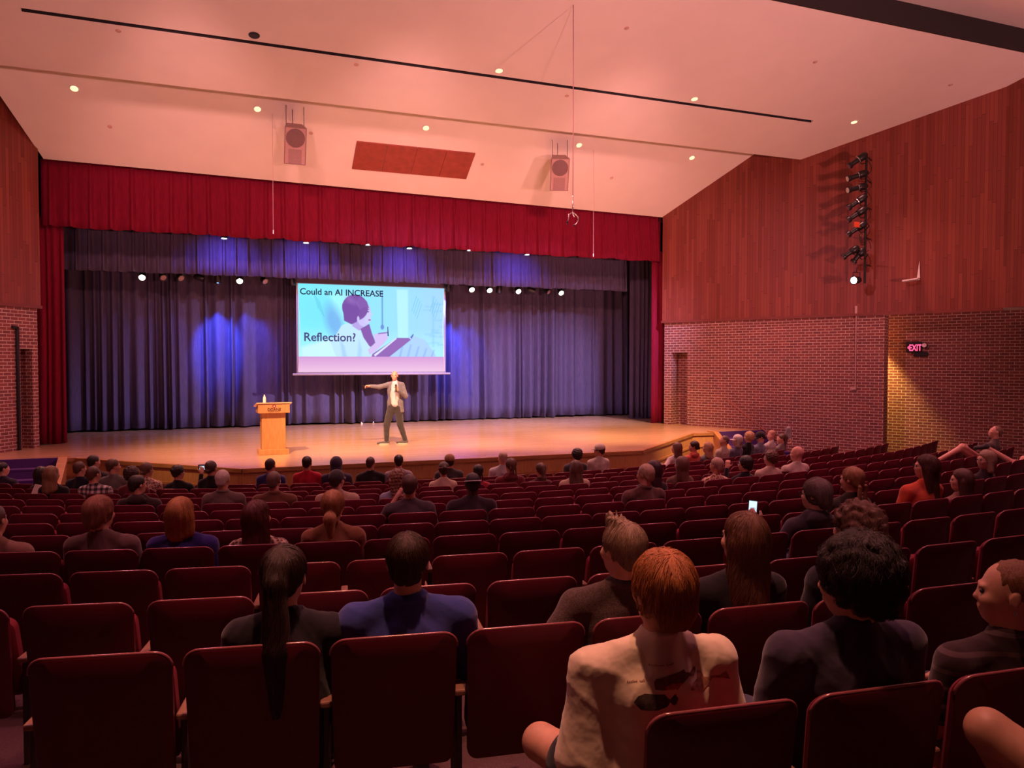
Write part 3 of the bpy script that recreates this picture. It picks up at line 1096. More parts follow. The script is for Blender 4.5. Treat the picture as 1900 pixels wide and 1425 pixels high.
for x, y, zb, w in ((0.93, 18.6, 6.0, 'left'), (9.35, 18.6, 5.87, 'right')):
    t = empty('hanging_microphone', (x, y, zb), 0, 'thin hanging cable microphone on the %s, crossing the red valance' % w, 'microphone', 'hanging cable microphones')
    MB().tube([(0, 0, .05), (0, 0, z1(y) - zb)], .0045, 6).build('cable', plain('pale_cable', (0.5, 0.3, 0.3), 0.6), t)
    MB().tube([(0, 0, -.03), (0, 0, .06)], .011, 8).build('capsule', M_white, t)


# ------------------------------------------------------------------ things on the side walls
def on_wall(P, D, N, u, z, out):
    p = P + D * u - N * out
    return Vector((p.x, p.y, z))


# vertical boom of ellipsoidal spotlights
UB = 6.1
bt = on_wall(RW0, DR, NR, UB, 0, 0.55)
bp = empty('lighting_boom', (bt.x, bt.y, 5.0), 0, 'tall vertical black pipe carrying a column of spotlights on the boarded right wall', 'lighting boom')
MB().tube([(0, 0, 0), (0, 0, 3.35)], .03, 10).build('pole', M_black, bp)
for zb in (0.5, 1.2, 2.0, 2.7, 3.3):
    w = NR * 0.55
    MB().tube([(0, 0, zb), (w.x, w.y, zb)], .018, 6).build('bracket', M_black, bp)
MB().tube([(0, 0, 1.38), (-.30, -.42, 1.42)], .015, 6).build('bracket', M_black, bp)
MB().tube([(0, 0, .62), (-.30, -.38, .70)], .015, 6).build('bracket', M_black, bp)
cab = MB()
rg = random.Random(2)
for i in range(7):
    z = 0.4 + i * .4
    cab.tube([(.02, 0, z), (.10 + .05 * rg.random(), -.04, z + .12), (.05, -.10, z + .25), (.0, -.02, z + .4)], .008, 5)
for i in range(4):
    cab.tube([(-.1, -.12, 1.0 + .08 * i), (-.22, -.1, .98 + .05 * i), (-.28, -.06, 1.12 + .05 * i), (-.18, -.08, 1.2 + .05 * i)], .008, 5)
cab.build('power_cable', M_black, bp)
M_lensw = plain('lens_reflection_tone', (0.75, 0.8, 0.78), 0.15)  # pale base colour stands for light reflected in the lens


def ellipsoidal(dz, aim, off, label, lens, ring=True, L=1.0):
    t = empty('spotlight', (bt.x + off[0], bt.y + off[1], 5.0 + dz), 0, label, 'spotlight', 'spotlights on the right wall boom')
    q = Vector(aim).to_track_quat('-Z', 'Y').to_matrix().to_4x4()
    mb = MB()
    mb.M = q
    mb.lathe([(.075, -.27 * L), (.085, -.27 * L), (.085, -.20 * L), (.06, -.17 * L), (.062, 0), (.085, .02), (.095, .08), (.095, .20 * L), (.06, .28 * L), (.02, .30 * L)], 18)
    mb.build('barrel', M_black, t, smooth='auto')
    mb = MB()
    mb.M = q
    mb.lathe([(.001, -.275 * L), (.07, -.275 * L), (.07, -.265 * L), (.001, -.265 * L)], 16)
    mb.build('lens', lens, t)
    if ring:
        mb = MB()
        mb.M = q
        mb.lathe([(.09, .0), (.10, .0), (.10, .02), (.09, .02)], 18)
        mb.build('focus_ring', M_chrome, t)
    mb = MB()
    a = Vector((-off[0], -off[1], 0))
    mb.tube([(0, 0, .0), (a.x * .5, a.y * .5, -.10), (a.x, a.y, -.08)], .012, 6)
    mb.build('yoke', M_black, t)


A1 = (-.62, .35, -.48)
A0 = (-.8, .3, -.28)
O = (-.20, .10)
ellipsoidal(3.20, (-.65, .3, -.50), O, 'topmost spotlight on the right wall boom', M_lampd)
ellipsoidal(2.80, A0, O, 'second spotlight from the top of the boom, lens pale with painted reflection', M_lensw)
ellipsoidal(2.48, (-.8, .2, -.2), O, 'third spotlight from the top of the boom, lens pale with painted reflection, bright rings', M_lensw)
ellipsoidal(2.12, A1, O, 'fourth spotlight from the top of the boom, with a wide silver ring', M_lampd)
ellipsoidal(1.80, A1, O, 'fifth spotlight down the boom, plain black', M_lampd, False)
ellipsoidal(1.42, A1, O, 'sixth spotlight down the boom, under the small orange gel', M_lampd, False)
ellipsoidal(0.80, A1, (-.38, .12), 'seventh spotlight down the boom, sticking out furthest to the left', M_lampd, False, .85)
ellipsoidal(0.72, (-.5, .3, -.75), (-.15, .08), 'eighth spotlight down the boom, steeply tilted beside the pole', M_lampd, False, .8)
gel = tag(MB().box((-.09, -.004, -.07), (.09, .004, .07)).build('color_filter', plain('orange_gel', (0.75, 0.10, 0.04), 0.4)), 'small orange filter plate clipped to the spotlight boom', 'filter')
gel.location = (bt.x - .34, bt.y - .05, 5.0 + 1.50)
par_can((bt.x - .22, bt.y + .06, 5.08), (-1, -.25, -.12), 'round bluish white lit lamp at the foot of the wall boom', 'b', None, .95)
spot('boom_foot_light', (bt.x - .42, bt.y, 5.06), (bt.x - 3.0, bt.y - .9, 4.6), 60, (0.55, 0.55, 1.0), 130, 1.0, .06)

# bracket on the boards
b0 = on_wall(RW0, DR, NR, 7.25, 5.1, 0.06)
t = empty('wall_bracket', b0, math.atan2(DR.y, DR.x), 'small white angled metal bracket fixed to the boards right of the spotlights', 'bracket')
MB().prism([(-.02, 0), (.05, 0), (.03, .42)], -.02, .0, 'y').build('upright', M_white, t)
MB().prism([(-.30, -.10), (.05, -.06), (.05, -.03), (-.30, -.06)], -.32, -.02, 'y').build('shelf_arm', M_white, t)
# thin pipe with small boxes
p0 = on_wall(RW0, DR, NR, 5.77, 2.25, 0.05)
t = empty('wall_conduit', p0, math.atan2(DR.y, DR.x), 'thin pink painted conduit dropping down the brick to a small box', 'conduit')
MB().tube([(0, 0, 0), (0, 0, 2.1)], .014, 8).build('pipe', M_pipe, t)
MB().box((-.03, -.03, 2.0), (.03, .05, 2.2)).build('upper_box', M_pipe, t)
MB().box((-.12, -.02, -.06), (.02, .05, .02)).build('lower_box', M_pipe, t)
# sloping handrail
a = on_wall(RW0, DR, NR, 2.15, 1.80, 0.09)
b = on_wall(RW0, DR, NR, 3.60, 0.72, 0.09)
t = empty('handrail', a, 0, 'sloping wooden handrail on the brick wall beside the right steps', 'handrail')
MB().tube([(0, 0, 0), b - a], .022, 10).build('rail', plain('rail_wood', (0.35, 0.10, 0.07), 0.4), t)
for f in (.12, .85):
    q = (b - a) * f
    MB().tube([q, q + NR * .09 - Vector((0, 0, .05))], .01, 6).build('rail_bracket', M_black, t)
# left wall: black pole cover, EXIT sign on the right
a = on_wall(LW0, DL, NL, .62, .96, 0.05)
t = empty('wall_pole', a, 0, 'tall thin black pole standing against the left brick wall', 'pole')
MB().tube([(0, 0, 0), (0, 0, 2.7)], .035, 10).build('tube', M_black, t)
MB().tube([(0, 0, 2.66), (.0, .0, 2.74), (-.08, -.1, 2.76)], [.035, .045, .03], 10).build('hook', M_black, t)

AP = RW0 + NR * 1.1
e0 = AP + DR * 6.98 - NR * 0.03
e0.z = 3.33
rz = math.atan2(DR.y, DR.x)
t = empty('exit_sign', e0, rz, 'black exit sign with glowing red letters and arrow on the shadowed brick', 'exit sign')
MB().box((-.20, -.07, -.13), (.17, .02, .16)).build('sign_box', M_black, t, bevel=.01)
M_exit = glow('exit_red', (1.0, 0.06, 0.16), 3.2)
text('exit_letters', 'EXIT', (-.125, -.075, -.085), 0.24, M_exit, t, bold=.004, sx=0.62)
MB().prism([(-.165, 0), (-.13, .045), (-.13, .02), (-.13, -.02), (-.13, -.045)], -.078, -.072, 'y').build('arrow', M_exit, t)
mb = MB()
mb.M = Matrix.Translation((.25, -.05, .05)) @ Matrix.Rotation(rad(80), 4, 'X')
mb.lathe([(.05, -.06), (.075, .0), (.075, .05), (.06, .055)], 18)
mb.build('lamp_head', M_black, t, smooth='auto')
mb = MB()
mb.M = Matrix.Translation((.25, -.05, .05)) @ Matrix.Rotation(rad(80), 4, 'X')
mb.lathe([(.001, .056), (.058, .056), (.058, .060), (.001, .060)], 18)
mb.build('lamp_lens', plain('pinkish_lens', (0.5, 0.28, 0.25), 0.2), t)
MB().box((-.02, -.04, -.24), (.32, .02, -.12)).build('battery_box', M_black, t, bevel=.01)
# warm lamp in the passage soffit
w0 = AP + DR * 5.75 - NR * 0.6
spot('passage_light', (w0.x, w0.y, 4.15), (w0.x + .2, w0.y + .1, 0.0), 1000, (1.0, 0.62, 0.16), 76, 0.5, 0.05)
t = empty('recessed_light', (w0.x, w0.y, 4.243), 0, 'recessed warm lamp in the soffit over the right exit passage', 'ceiling light')
mb = MB()
mb.lathe([(.001, -.004), (.07, -.004), (.07, 0), (.001, 0)], 18)
mb.build('lamp_glass', glow('warm_lamp', (1, .7, .3), 4), t)
jp = AP + DR * 5.58 - NR * 0.012
MB_ = MB().tube([(jp.x, jp.y, 0.3), (jp.x, jp.y, ZB - .01)], .009, 6).build('wall_strip', plain('lit_corner_tone', (0.7, 0.55, 0.4), 0.6))  # added pale strip in place of the lit corner line of the brick
tag(MB_, 'thin pale strip standing in for the lit brick corner line of the passage', 'strip')

# ------------------------------------------------------------------ seats
M_seatback = plain('maroon_seat_shell', (0.115, 0.008, 0.023), 0.42, 0.06, 60, spec=0.35, bump=0.05)
M_seatfab = plain('red_seat_fabric', (0.22, 0.012, 0.032), 0.85, 0.15, 150, bump=0.3)
M_edge = plain('seat_edge_trim', (0.30, 0.08, 0.10), 0.22, 0.05, spec=0.9)
M_arm = plain('seat_arm_wood', (0.30, 0.15, 0.11), 0.4, 0.1, 12)
M_iron = plain('seat_standard_iron', (0.05, 0.03, 0.035), 0.5)


def rrect(w_top, w_bot, z0, z1, r, n=6):
    """outline of the backrest, counter clockwise"""
    pts = []
    for cx, cz, a0, ww in ((-1, 1, PI, w_top), (1, 1, PI / 2, w_top), (1, -1, 0, w_bot), (-1, -1, -PI / 2, w_bot)):
        rr = r if cz > 0 else r * .6
        ox, oz = cx * (ww - rr), (z1 - rr) if cz > 0 else (z0 + rr)
        for i in range(n + 1):
            a = a0 - (PI / 2) * i / n
            pts.append((ox + rr * math.cos(a), oz + rr * math.sin(a)))
    return pts


def backrest_mesh():
    out = rrect(0.247, 0.238, 0.30, 0.86, 0.065)

    def surf(x, z, off):
        c = 0.032 * (1 - (x / 0.26) ** 2)
        lean = (0.86 - z) * 0.13 + 0.02 * math.sin((z - 0.3) / 0.56 * PI)
        return -c + lean + 0.03 + off
    mb = MB()
    n = len(out)
    rings = []
    for sc, off in ((1.0, 0.0), (0.97, -0.006), (0.6, -0.008), (0.25, -0.008)):
        rings.append([((x * sc), (0.58 + (z - 0.58) * sc), off) for x, z in out])
    fr = []
    for sc, off in ((1.0, 0.018), (0.95, 0.04), (0.6, 0.052), (0.25, 0.055)):
        fr.append([((x * sc), (0.58 + (z - 0.58) * sc), off) for x, z in out])
    for seq, flip, mi in ((rings, False, 0), (fr, True, 1)):
        vs = [(x, surf(x, z, o), z) for r in seq for x, z, o in r]
        fs = []
        for i in range(len(seq) - 1):
            for k in range(n):
                q = (i * n + k, i * n + (k + 1) % n, (i + 1) * n + (k + 1) % n, (i + 1) * n + k)
                fs.append(q if flip else tuple(reversed(q)))
        last = tuple(range((len(seq) - 1) * n, len(seq) * n))
        fs.append(last if flip else tuple(reversed(last)))
        mb.add(vs, fs, mi)
    vs = [(x, surf(x, z, 0.0), z) for x, z in out] + [(x, surf(x, z, 0.018), z) for x, z in out]
    mb.add(vs, [(k, n + k, n + (k + 1) % n, (k + 1) % n) for k in range(n)], 0)
    rim = [(x, surf(x, z, 0.005), z) for x, z in out if z > 0.42]
    i0 = min(range(len(rim)), key=lambda i: (rim[i][0] > 0, rim[i][2]))
    rim = rim[i0:] + rim[:i0]
    return mb, rim


mb, rim = backrest_mesh()
backrest0 = mb.build('backrest', [M_seatback, M_seatfab], smooth='auto')
mb = MB()
left = sorted([p for p in rim if p[0] < 0], key=lambda p: (p[2], p[0]))
right = sorted([p for p in rim if p[0] > 0], key=lambda p: (-p[2], p[0]))
mb.tube(left + right, 0.0065, 6)
trim0 = mb.build('edge_trim', M_edge, smooth=True)


def pan_mesh(up):
    mb = MB()
    pts = rrect(0.225, 0.225, -0.21, 0.21, 0.05, 4)
    n = len(pts)
    vs = []
    for zz, sc in ((-0.03, .96), (-0.02, 1.0), (0.02, 1.0), (0.045, .9), (0.055, .5)):
        for x, y in pts:
            vs.append((x * sc, y * sc, zz))
    fs = []
    for i in range(4):
        for k in range(n):
            fs.append((i * n + k, i * n + (k + 1) % n, (i + 1) * n + (k + 1) % n, (i + 1) * n + k))
    fs.append(tuple(range(n)))
    fs.append(tuple(range(4 * n, 5 * n)))
    if up:
        mb.M = Matrix.Translation((0, 0.205, 0.56)) @ Matrix.Rotation(rad(104), 4, 'X')
    else:
        mb.M = Matrix.Translation((0, 0.35, 0.40)) @ Matrix.Rotation(rad(4), 4, 'X')
    mb.add(vs, fs)
    return mb.build('seat_cushion', M_seatfab, smooth='auto')


pan_up, pan_down = pan_mesh(True), pan_mesh(False)
arm0 = MB().box((-0.023, 0.09, 0.565), (0.023, 0.42, 0.592)).build('armrest', M_arm, bevel=0.008)
mb = MB()
mb.box((-0.012, 0.12, 0.05), (0.012, 0.30, 0.565))
mb.box((-0.02, 0.06, -0.03), (0.02, 0.40, 0.05))
stand0 = mb.build('side_standard', M_iron, bevel=0.004)
for o in (backrest0, trim0, pan_up, pan_down, arm0, stand0):
    COL.objects.unlink(o)

GRID = {-2: (0.55, -2.80, -2.9, -2.7), -1: (0.545, -3.61, -3.8, -1.7), 0: (0.536, -5.473, -5.6, -0.9), 1: (0.562, -5.724, -6.5, 0.5), 2: (0.541, -5.700, -6.5, 2.1),
        3: (0.526, -5.926, -7.1, 3.8), 4: (0.502, -3.550, -7.2, 5.8), 5: (0.520, -2.242, -7.4, 8.4), 6: (0.521, -1.892, -7.6, 9.1),
        7: (0.525, -1.469, -7.9, 10.4), 8: (0.515, -1.291, -8.2, 10.9), 9: (0.531, 0.557, -8.6, 9.85), 10: (0.519, -3.905, -9.0, 8.8), 11: (0.530, -4.918, -9.3, 7.7)}


def seat_xy(k, s, fwd=0.0):
    R = row_r(k)
    th = s / R
    return Vector((CX + (R - fwd) * math.sin(th), CY - (R - fwd) * math.cos(th), floor_z(k))), th


ROWN = {-2: 'row right beside the viewer', -1: 'nearest row on the right', 0: 'second row from the viewer', 1: 'third row from the viewer', 2: 'fourth row from the viewer', 3: 'fifth row from the viewer',
        4: 'sixth row from the viewer', 5: 'seventh row from the viewer', 6: 'sixth row from the stage', 7: 'fifth row from the stage', 8: 'fourth row from the stage',
        9: 'third row from the stage', 10: 'second row from the stage', 11: 'front row by the stage'}
NUM = ['leftmost', 'second', 'third', 'fourth', 'fifth', 'sixth', 'seventh', 'eighth', 'ninth', 'tenth', 'eleventh', 'twelfth', 'thirteenth', 'fourteenth', 'fifteenth', 'sixteenth', 'seventeenth', 'eighteenth',
       'nineteenth', 'twentieth', '21st', '22nd', '23rd', '24th', '25th', '26th', '27th', '28th', '29th', '30th', '31st', '32nd', '33rd', '34th', '35th', '36th', '37th', '38th', '39th', '40th']


def build_seats(occupied):
    """occupied: {row: {s: short description of the sitter}}"""
    for k, (p, off, lo, hi) in GRID.items():
        ns = [n for n in range(-30, 60) if lo <= off + n * p <= hi]
        taken = {}
        for s, who in occupied.get(k, {}).items():
            n = min(ns, key=lambda n: abs(off + n * p - s) + (10 if n in taken else 0))
            taken[n] = who
        for i, n in enumerate(ns):
            s = off + n * p
            P, th = seat_xy(k, s)
            if n in taken:
                lab = 'dark red seat ' + taken[n]
            else:
                lab = 'empty dark red seat, %s%s in the %s' % (NUM[i], '' if i == 0 else ' from left', ROWN[k])
            t = empty('auditorium_seat', P, th, lab, 'seat', 'red auditorium seats, ' + ROWN[k])
            parts = [backrest0, trim0, pan_down if n in taken else pan_up]
            for q in parts:
                link(q.copy(), t)
            for sx in ((-1, 1) if n == ns[-1] else (-1,)):
                for q in (arm0, stand0):
                    c = link(q.copy(), t)
                    c.location.x = sx * p / 2


# ------------------------------------------------------------------ people: smooth blended volumes
def nets(F, lo, h):
    S = F < 0
    c = np.zeros(tuple(n - 1 for n in F.shape), np.int8)
    for a in (0, 1):
        for b in (0, 1):
            for d in (0, 1):
                c += S[a:a + c.shape[0], b:b + c.shape[1], d:d + c.shape[2]]
    act = (c > 0) & (c < 8)
    idx = np.full(c.shape, -1, np.int64)
    cells = np.argwhere(act)
    idx[act] = np.arange(len(cells))
    acc = np.zeros((len(cells), 3))
    cnt = np.zeros(len(cells))
    for ax in range(3):
        o = [i for i in range(3) if i != ax]
        for p in (0, 1):
            for q in (0, 1):
                c0 = np.zeros(3, int)
                c0[o[0]], c0[o[1]] = p, q
                c1 = c0.copy()
                c1[ax] = 1
                a = cells + c0
                b = cells + c1
                f0 = F[a[:, 0], a[:, 1], a[:, 2]]
                f1 = F[b[:, 0], b[:, 1], b[:, 2]]
                m = (f0 < 0) != (f1 < 0)
                t = np.where(m, f0 / np.where(m, f0 - f1, 1), 0)
                pos = c0 + np.outer(t, (c1 - c0))
                acc += pos * m[:, None]
                cnt += m
    V = lo + h * (cells + acc / cnt[:, None])
    quads = []
    for ax in range(3):
        o = [(ax + 1) % 3, (ax + 2) % 3]
        sl0 = [slice(1, -1)] * 3
        sl1 = [slice(1, -1)] * 3
        sl0[ax] = slice(0, -1)
        sl1[ax] = slice(1, None)
        a, b = S[tuple(sl0)], S[tuple(sl1)]
        e = np.argwhere(a != b)
        if not len(e):
            continue
        ins = a[e[:, 0], e[:, 1], e[:, 2]]
        e = e + 1
        e[:, ax] -= 1
        qs = []
        for d0, d1 in ((-1, -1), (0, -1), (0, 0), (-1, 0)):
            g = e.copy()
            g[:, o[0]] += d0
            g[:, o[1]] += d1
            qs.append(idx[g[:, 0], g[:, 1], g[:, 2]])
        Q = np.stack(qs, 1)
        Q[~ins] = Q[~ins][:, ::-1]
        quads.append(Q)
    return V, np.concatenate(quads)


class Blob:
    def __init__(s, h):
        s.h = h
        s.p = []

    def cap(s, a, b, ra, rb=None, k=0.02, sc=None, sub=False):
        rb = ra if rb is None else rb
        a, b = np.array(a, float), np.array(b, float)
        sc_ = np.array(sc if sc is not None else (1, 1, 1), float)
        R = max(ra, rb)
        lo = np.minimum(a, b) - R * np.maximum(sc_, 1e-3)
        hi = np.maximum(a, b) + R * sc_
        A, Bv = a / sc_, (b - a) / sc_
        L2 = max(1e-9, Bv @ Bv)
        ms = sc_.min()

        def f(P):
            q = P / sc_ - A
            t = np.clip((q @ Bv) / L2, 0, 1)
            return (np.linalg.norm(q - t[..., None] * Bv, axis=-1) - (ra + (rb - ra) * t)) * ms
        s.p.append((f, lo, hi, k, sub))
        return s

    def chain(s, pts, rs, k=0.02, sc=None):
        for i in range(len(pts) - 1):
            s.cap(pts[i], pts[i + 1], rs[i], rs[i + 1], k, sc)
        return s

    def ell(s, c, r, k=0.02, R=None, sub=False):
        c, r = np.array(c, float), np.array(r, float)
        M = np.array(R) if R is not None else np.eye(3)
        ext = np.sqrt(((M * r) ** 2).sum(1))

        def f(P):
            q = (P - c) @ M
            k0 = np.linalg.norm(q / r, axis=-1)
            k1 = np.linalg.norm(q / (r * r), axis=-1)
            return k0 * (k0 - 1) / np.maximum(k1, 1e-6)
        s.p.append((f, c - ext, c + ext, k, sub))
        return s

    def mesh(s, disp=None, plane=None):
        h = s.h
        adds = [q for q in s.p if not q[4]]
        lo = np.min([q[1] for q in adds], 0) - 3 * h - 0.01
        hi = np.max([q[2] for q in adds], 0) + 3 * h + 0.01
        n = np.ceil((hi - lo) / h).astype(int) + 1
        F = np.full(tuple(n), 0.25, np.float32)
        for f, a, b, k, sub in s.p:
            m = k + 3 * h
            i0 = np.clip(((a - m - lo) / h).astype(int), 0, n - 1)
            i1 = np.clip(((b + m - lo) / h).astype(int) + 2, 1, n)
            if (i1 <= i0).any():
                continue
            g = [lo[d] + h * np.arange(i0[d], i1[d]) for d in range(3)]
            P = np.stack(np.meshgrid(*g, indexing='ij'), -1)
            d = f(P)
            sl = tuple(slice(i0[x], i1[x]) for x in range(3))
            cur = F[sl]
            if sub:
                d = -d
                e = np.maximum(k - np.abs(cur - d), 0) / k
                F[sl] = np.maximum(cur, d) + e * e * k * 0.25
            else:
                e = np.maximum(k - np.abs(cur - d), 0) / k
                F[sl] = np.minimum(cur, d) - e * e * k * 0.25
        if disp is not None or plane is not None:
            g = [lo[d] + h * np.arange(n[d]) for d in range(3)]
            near = np.abs(F) < 0.04
            ii = np.argwhere(near)
            P = lo + ii * h
            if disp is not None:
                F[near] += disp(P).astype(np.float32)
            if plane is not None:
                co, no = plane
                X, Y, Z = np.meshgrid(*g, indexing='ij')
                F = np.maximum(F, (X - co[0]) * no[0] + (Y - co[1]) * no[1] + (Z - co[2]) * no[2])
        F[0], F[-1], F[:, 0], F[:, -1], F[:, :, 0], F[:, :, -1] = (0.1,) * 6
        return nets(F, lo, h)

    def build(s, name, mat, parent, disp=None, plane=None):
        V, Q = s.mesh(disp, plane)
        me = bpy.data.meshes.new(name)
        me.vertices.add(len(V))
        me.vertices.foreach_set('co', V.astype(np.float32).ravel())
        me.loops.add(len(Q) * 4)
        me.loops.foreach_set('vertex_index', Q.astype(np.int32).ravel())
        me.polygons.add(len(Q))
        me.polygons.foreach_set('loop_start', np.arange(0, len(Q) * 4, 4, dtype=np.int32))
        me.polygons.foreach_set('use_smooth', [True] * len(Q))
        me.update(calc_edges=True)
        me.materials.append(mat)
        o = bpy.data.objects.new(name, me)
        return link(o, parent)


def skin_mat(tone):
    cols = {'light': (0.62, 0.33, 0.24), 'tan': (0.50, 0.26, 0.17), 'dark': (0.11, 0.045, 0.03), 'pink': (0.66, 0.34, 0.27)}
    key = ('skin', tone)
    if key not in MATS:
        t = NT('skin_' + tone)
        f = t.noise(t.coord(), 25, 4)
        c = cols[tone]
        t.l(t.ramp(f, [(0.3, tuple(x * .9 for x in c)), (0.7, tuple(x * 1.08 for x in c))]), t.b.inputs['Base Color'])
        t.set(Roughness=0.5)
        t.b.inputs['Subsurface Weight'].default_value = 0.0
        MATS[key] = t.m
    return MATS[key]


def hair_mat(col):
    key = ('hair', col)
    if key not in MATS:
        t = NT('hair')
        f = t.noise(t.coord(), 22, 4, 0.65, (14, 14, 1.2))
        t.l(t.ramp(f, [(0.25, tuple(x * .45 for x in col)), (0.5, col), (0.8, tuple(min(1, x * 1.9) for x in col))]), t.b.inputs['Base Color'])
        t.set(Roughness=0.42)
        t.b.inputs['Specular IOR Level'].default_value = 0.6
        t.bump(f, 0.6, 0.006)
        MATS[key] = t.m
    return MATS[key]


def cloth_mat(col, kind='plain'):
    key = ('cloth', col, kind)
    if key in MATS:
        return MATS[key]
    t = NT('cloth_' + kind)
    c = t.coord()
    if kind == 'plaid':
        sp = t.n('ShaderNodeSeparateXYZ')
        t.l(c, sp.inputs[0])
        a = t.math('GREATER_THAN', t.math('FRACT', t.math('MULTIPLY', sp.outputs[0], 14)), 0.5)
        b = t.math('GREATER_THAN', t.math('FRACT', t.math('MULTIPLY', sp.outputs[2], 14)), 0.5)
        f = t.math('MULTIPLY', t.math('ADD', a, b), 0.5)
        t.l(t.ramp(f, [(0.2, (0.65, 0.6, 0.6)), (0.5, (0.2, 0.17, 0.18)), (0.9, (0.03, 0.025, 0.03))]), t.b.inputs['Base Color'])
    elif kind == 'leopard':
        v = t.n('ShaderNodeTexVoronoi')
        v.inputs['Scale'].default_value = 38
        t.l(c, v.inputs['Vector'])
        t.l(t.ramp(v.outputs['Distance'], [(0.25, (0.10, 0.04, 0.03)), (0.45, col), (0.7, (0.75, 0.55, 0.42))]), t.b.inputs['Base Color'])
    elif kind == 'stripe':
        sp = t.n('ShaderNodeSeparateXYZ')
        t.l(c, sp.inputs[0])
        a = t.math('GREATER_THAN', t.math('FRACT', t.math('MULTIPLY', sp.outputs[2], 16)), 0.75)
        t.l(t.ramp(a, [(0.2, col), (0.8, tuple(min(1, x * 2.2 + .02) for x in col))]), t.b.inputs['Base Color'])
    elif kind == 'tweed':
        f = t.noise(c, 220, 3)
        t.l(t.ramp(f, [(0.35, tuple(x * .5 for x in col)), (0.65, tuple(x * 1.5 for x in col))]), t.b.inputs['Base Color'])
    elif kind == 'polo':
        sp = t.n('ShaderNodeSeparateXYZ')
        t.l(c, sp.inputs[0])
        a = t.math('ABSOLUTE', sp.outputs[0])
        m1 = t.math('MULTIPLY', t.math('GREATER_THAN', a, 0.215), t.math('LESS_THAN', sp.outputs[2], 0.86))
        t.l(t.ramp(m1, [(0.2, col), (0.8, (0.12, 0.015, 0.02))]), t.b.inputs['Base Color'])
    else:
        f = t.noise(c, 14, 3)
        t.l(t.ramp(f, [(0.3, tuple(x * .88 for x in col)), (0.7, tuple(min(1, x * 1.1) for x in col))]), t.b.inputs['Base Color'])
    t.set(Roughness=0.9)
    t.b.inputs['Specular IOR Level'].default_value = 0.2
    t.b.inputs['Sheen Weight'].default_value = 0.25
    f2 = t.noise(c, 9, 3)
    t.bump(f2, 0.5, 0.02)
    MATS[key] = t.m
    return t.m


def rotm(yaw, pitch, roll=0.0):
    return np.array(Matrix.Rotation(yaw, 3, 'Z') @ Matrix.Rotation(pitch, 3, 'X') @ Matrix.Rotation(roll, 3, 'Y'))


def folds(seed, amp=0.004):
    r = np.random.RandomState(seed)
    ks = r.normal(0, 1, (7, 3)) * np.array([22, 14, 16])
    ph = r.rand(7) * 6.28

    def f(P):
        d = 0
        for q, p in zip(ks, ph):
            d = d + np.sin(P @ q + p)
        w = np.sin(P @ (ks[0] * .9) + 1.6 * np.sin(P @ ks[1] * .6))
        w2 = np.sin(P @ (ks[2] * 1.6) + 2.2 * np.sin(P @ ks[3] * .5))
        return amp * (0.25 * d / 2 + 0.8 * np.sqrt(np.abs(w)) + 0.45 * np.sqrt(np.abs(w2)) - 0.75)
    return f


def add_hand(B, w, d, n, fl=1.0, curl=0.5, side=1, r=0.009):
    """w wrist, d pointing direction, n back-of-hand normal; side +1: thumb towards cross(d,n)"""
    w, d, n = (np.array(v, float) for v in (w, d, n))
    d /= np.linalg.norm(d)
    n = n - (n @ d) * d
    n /= np.linalg.norm(n)
    t = np.cross(d, n) * side
    B.cap(w, w + d * .03, .026, .03, .015)
    for i, (off, ln) in enumerate(((.027, .072), (.009, .08), (-.009, .075), (-.026, .058))):
        k0 = w + d * .03 * .6 + t * off * .7
        k1 = w + d * .088 + t * off + n * .004
        B.cap(k0, k1, .015, .0115, .012)
        e = d * math.cos(curl) - n * math.sin(curl)
        g = d * math.cos(2.1 * curl) - n * math.sin(2.1 * curl)
        m = k1 + e * ln * .5 * fl
        B.cap(k1, m, r * 1.08, r, .006)
        B.cap(m, m + g * ln * .5 * fl, r, r * .85, .005)
    a = w + d * .025 + t * .024
    b = a + (d * .55 + t * .75 - n * .2) * .045
    B.cap(a, b, .014, .0115, .012)
    B.cap(b, b + (d * .9 + t * .25 - n * .3) * .034, .0108, .009, .006)
    return B


class Head:
    def __init__(s, H, yaw, pitch, roll=0.0, size=1.0):
        s.H = np.array(H, float)
        s.R = rotm(yaw, pitch, roll)
        s.k = size

    def p(s, *v):
        return s.H + s.R @ (np.array(v, float) * s.k)

    def ell(s, B, c, r, k=.02, sub=False, R=None):
        B.ell(s.p(*c), np.array(r) * s.k, k, s.R if R is None else s.R @ R, sub)

    def cap(s, B, a, b, ra, rb=None, k=.02, sub=False):
        B.cap(s.p(*a), s.p(*b), ra * s.k, (rb if rb is not None else ra) * s.k, k, None, sub)

    def local(s, P):
        return ((P - s.H) @ s.R) / s.k


def add_head(B, h, ears=True):
    h.ell(B, (0, -.014, .030), (.075, .094, .088), .02)
    h.ell(B, (0, .026, -.030), (.061, .068, .084), .03)
    h.ell(B, (0, .046, -.080), (.036, .036, .030), .03)
    h.cap(B, (-.032, .084, .022), (.032, .084, .022), .010, .010, .012)
    h.cap(B, (0, .086, .010), (0, .099, -.022), .008, .0125, .012)
    for sx in (-1, 1):
        h.ell(B, (sx * .031, .098, .006), (.016, .013, .010), .008, True)
        h.ell(B, (sx * .036, .07, -.025), (.022, .022, .022), .02)
        if ears:
            h.ell(B, (sx * .080, -.008, -.006), (.007, .019, .031), .006)
            h.ell(B, (sx * .089, -.002, -.004), (.006, .009, .018), .004, True)
    h.cap(B, (-.018, .092, -.052), (.018, .092, -.052), .006, .006, .005)
    h.cap(B, (-.016, .089, -.063), (.016, .089, -.063), .007, .007, .005)


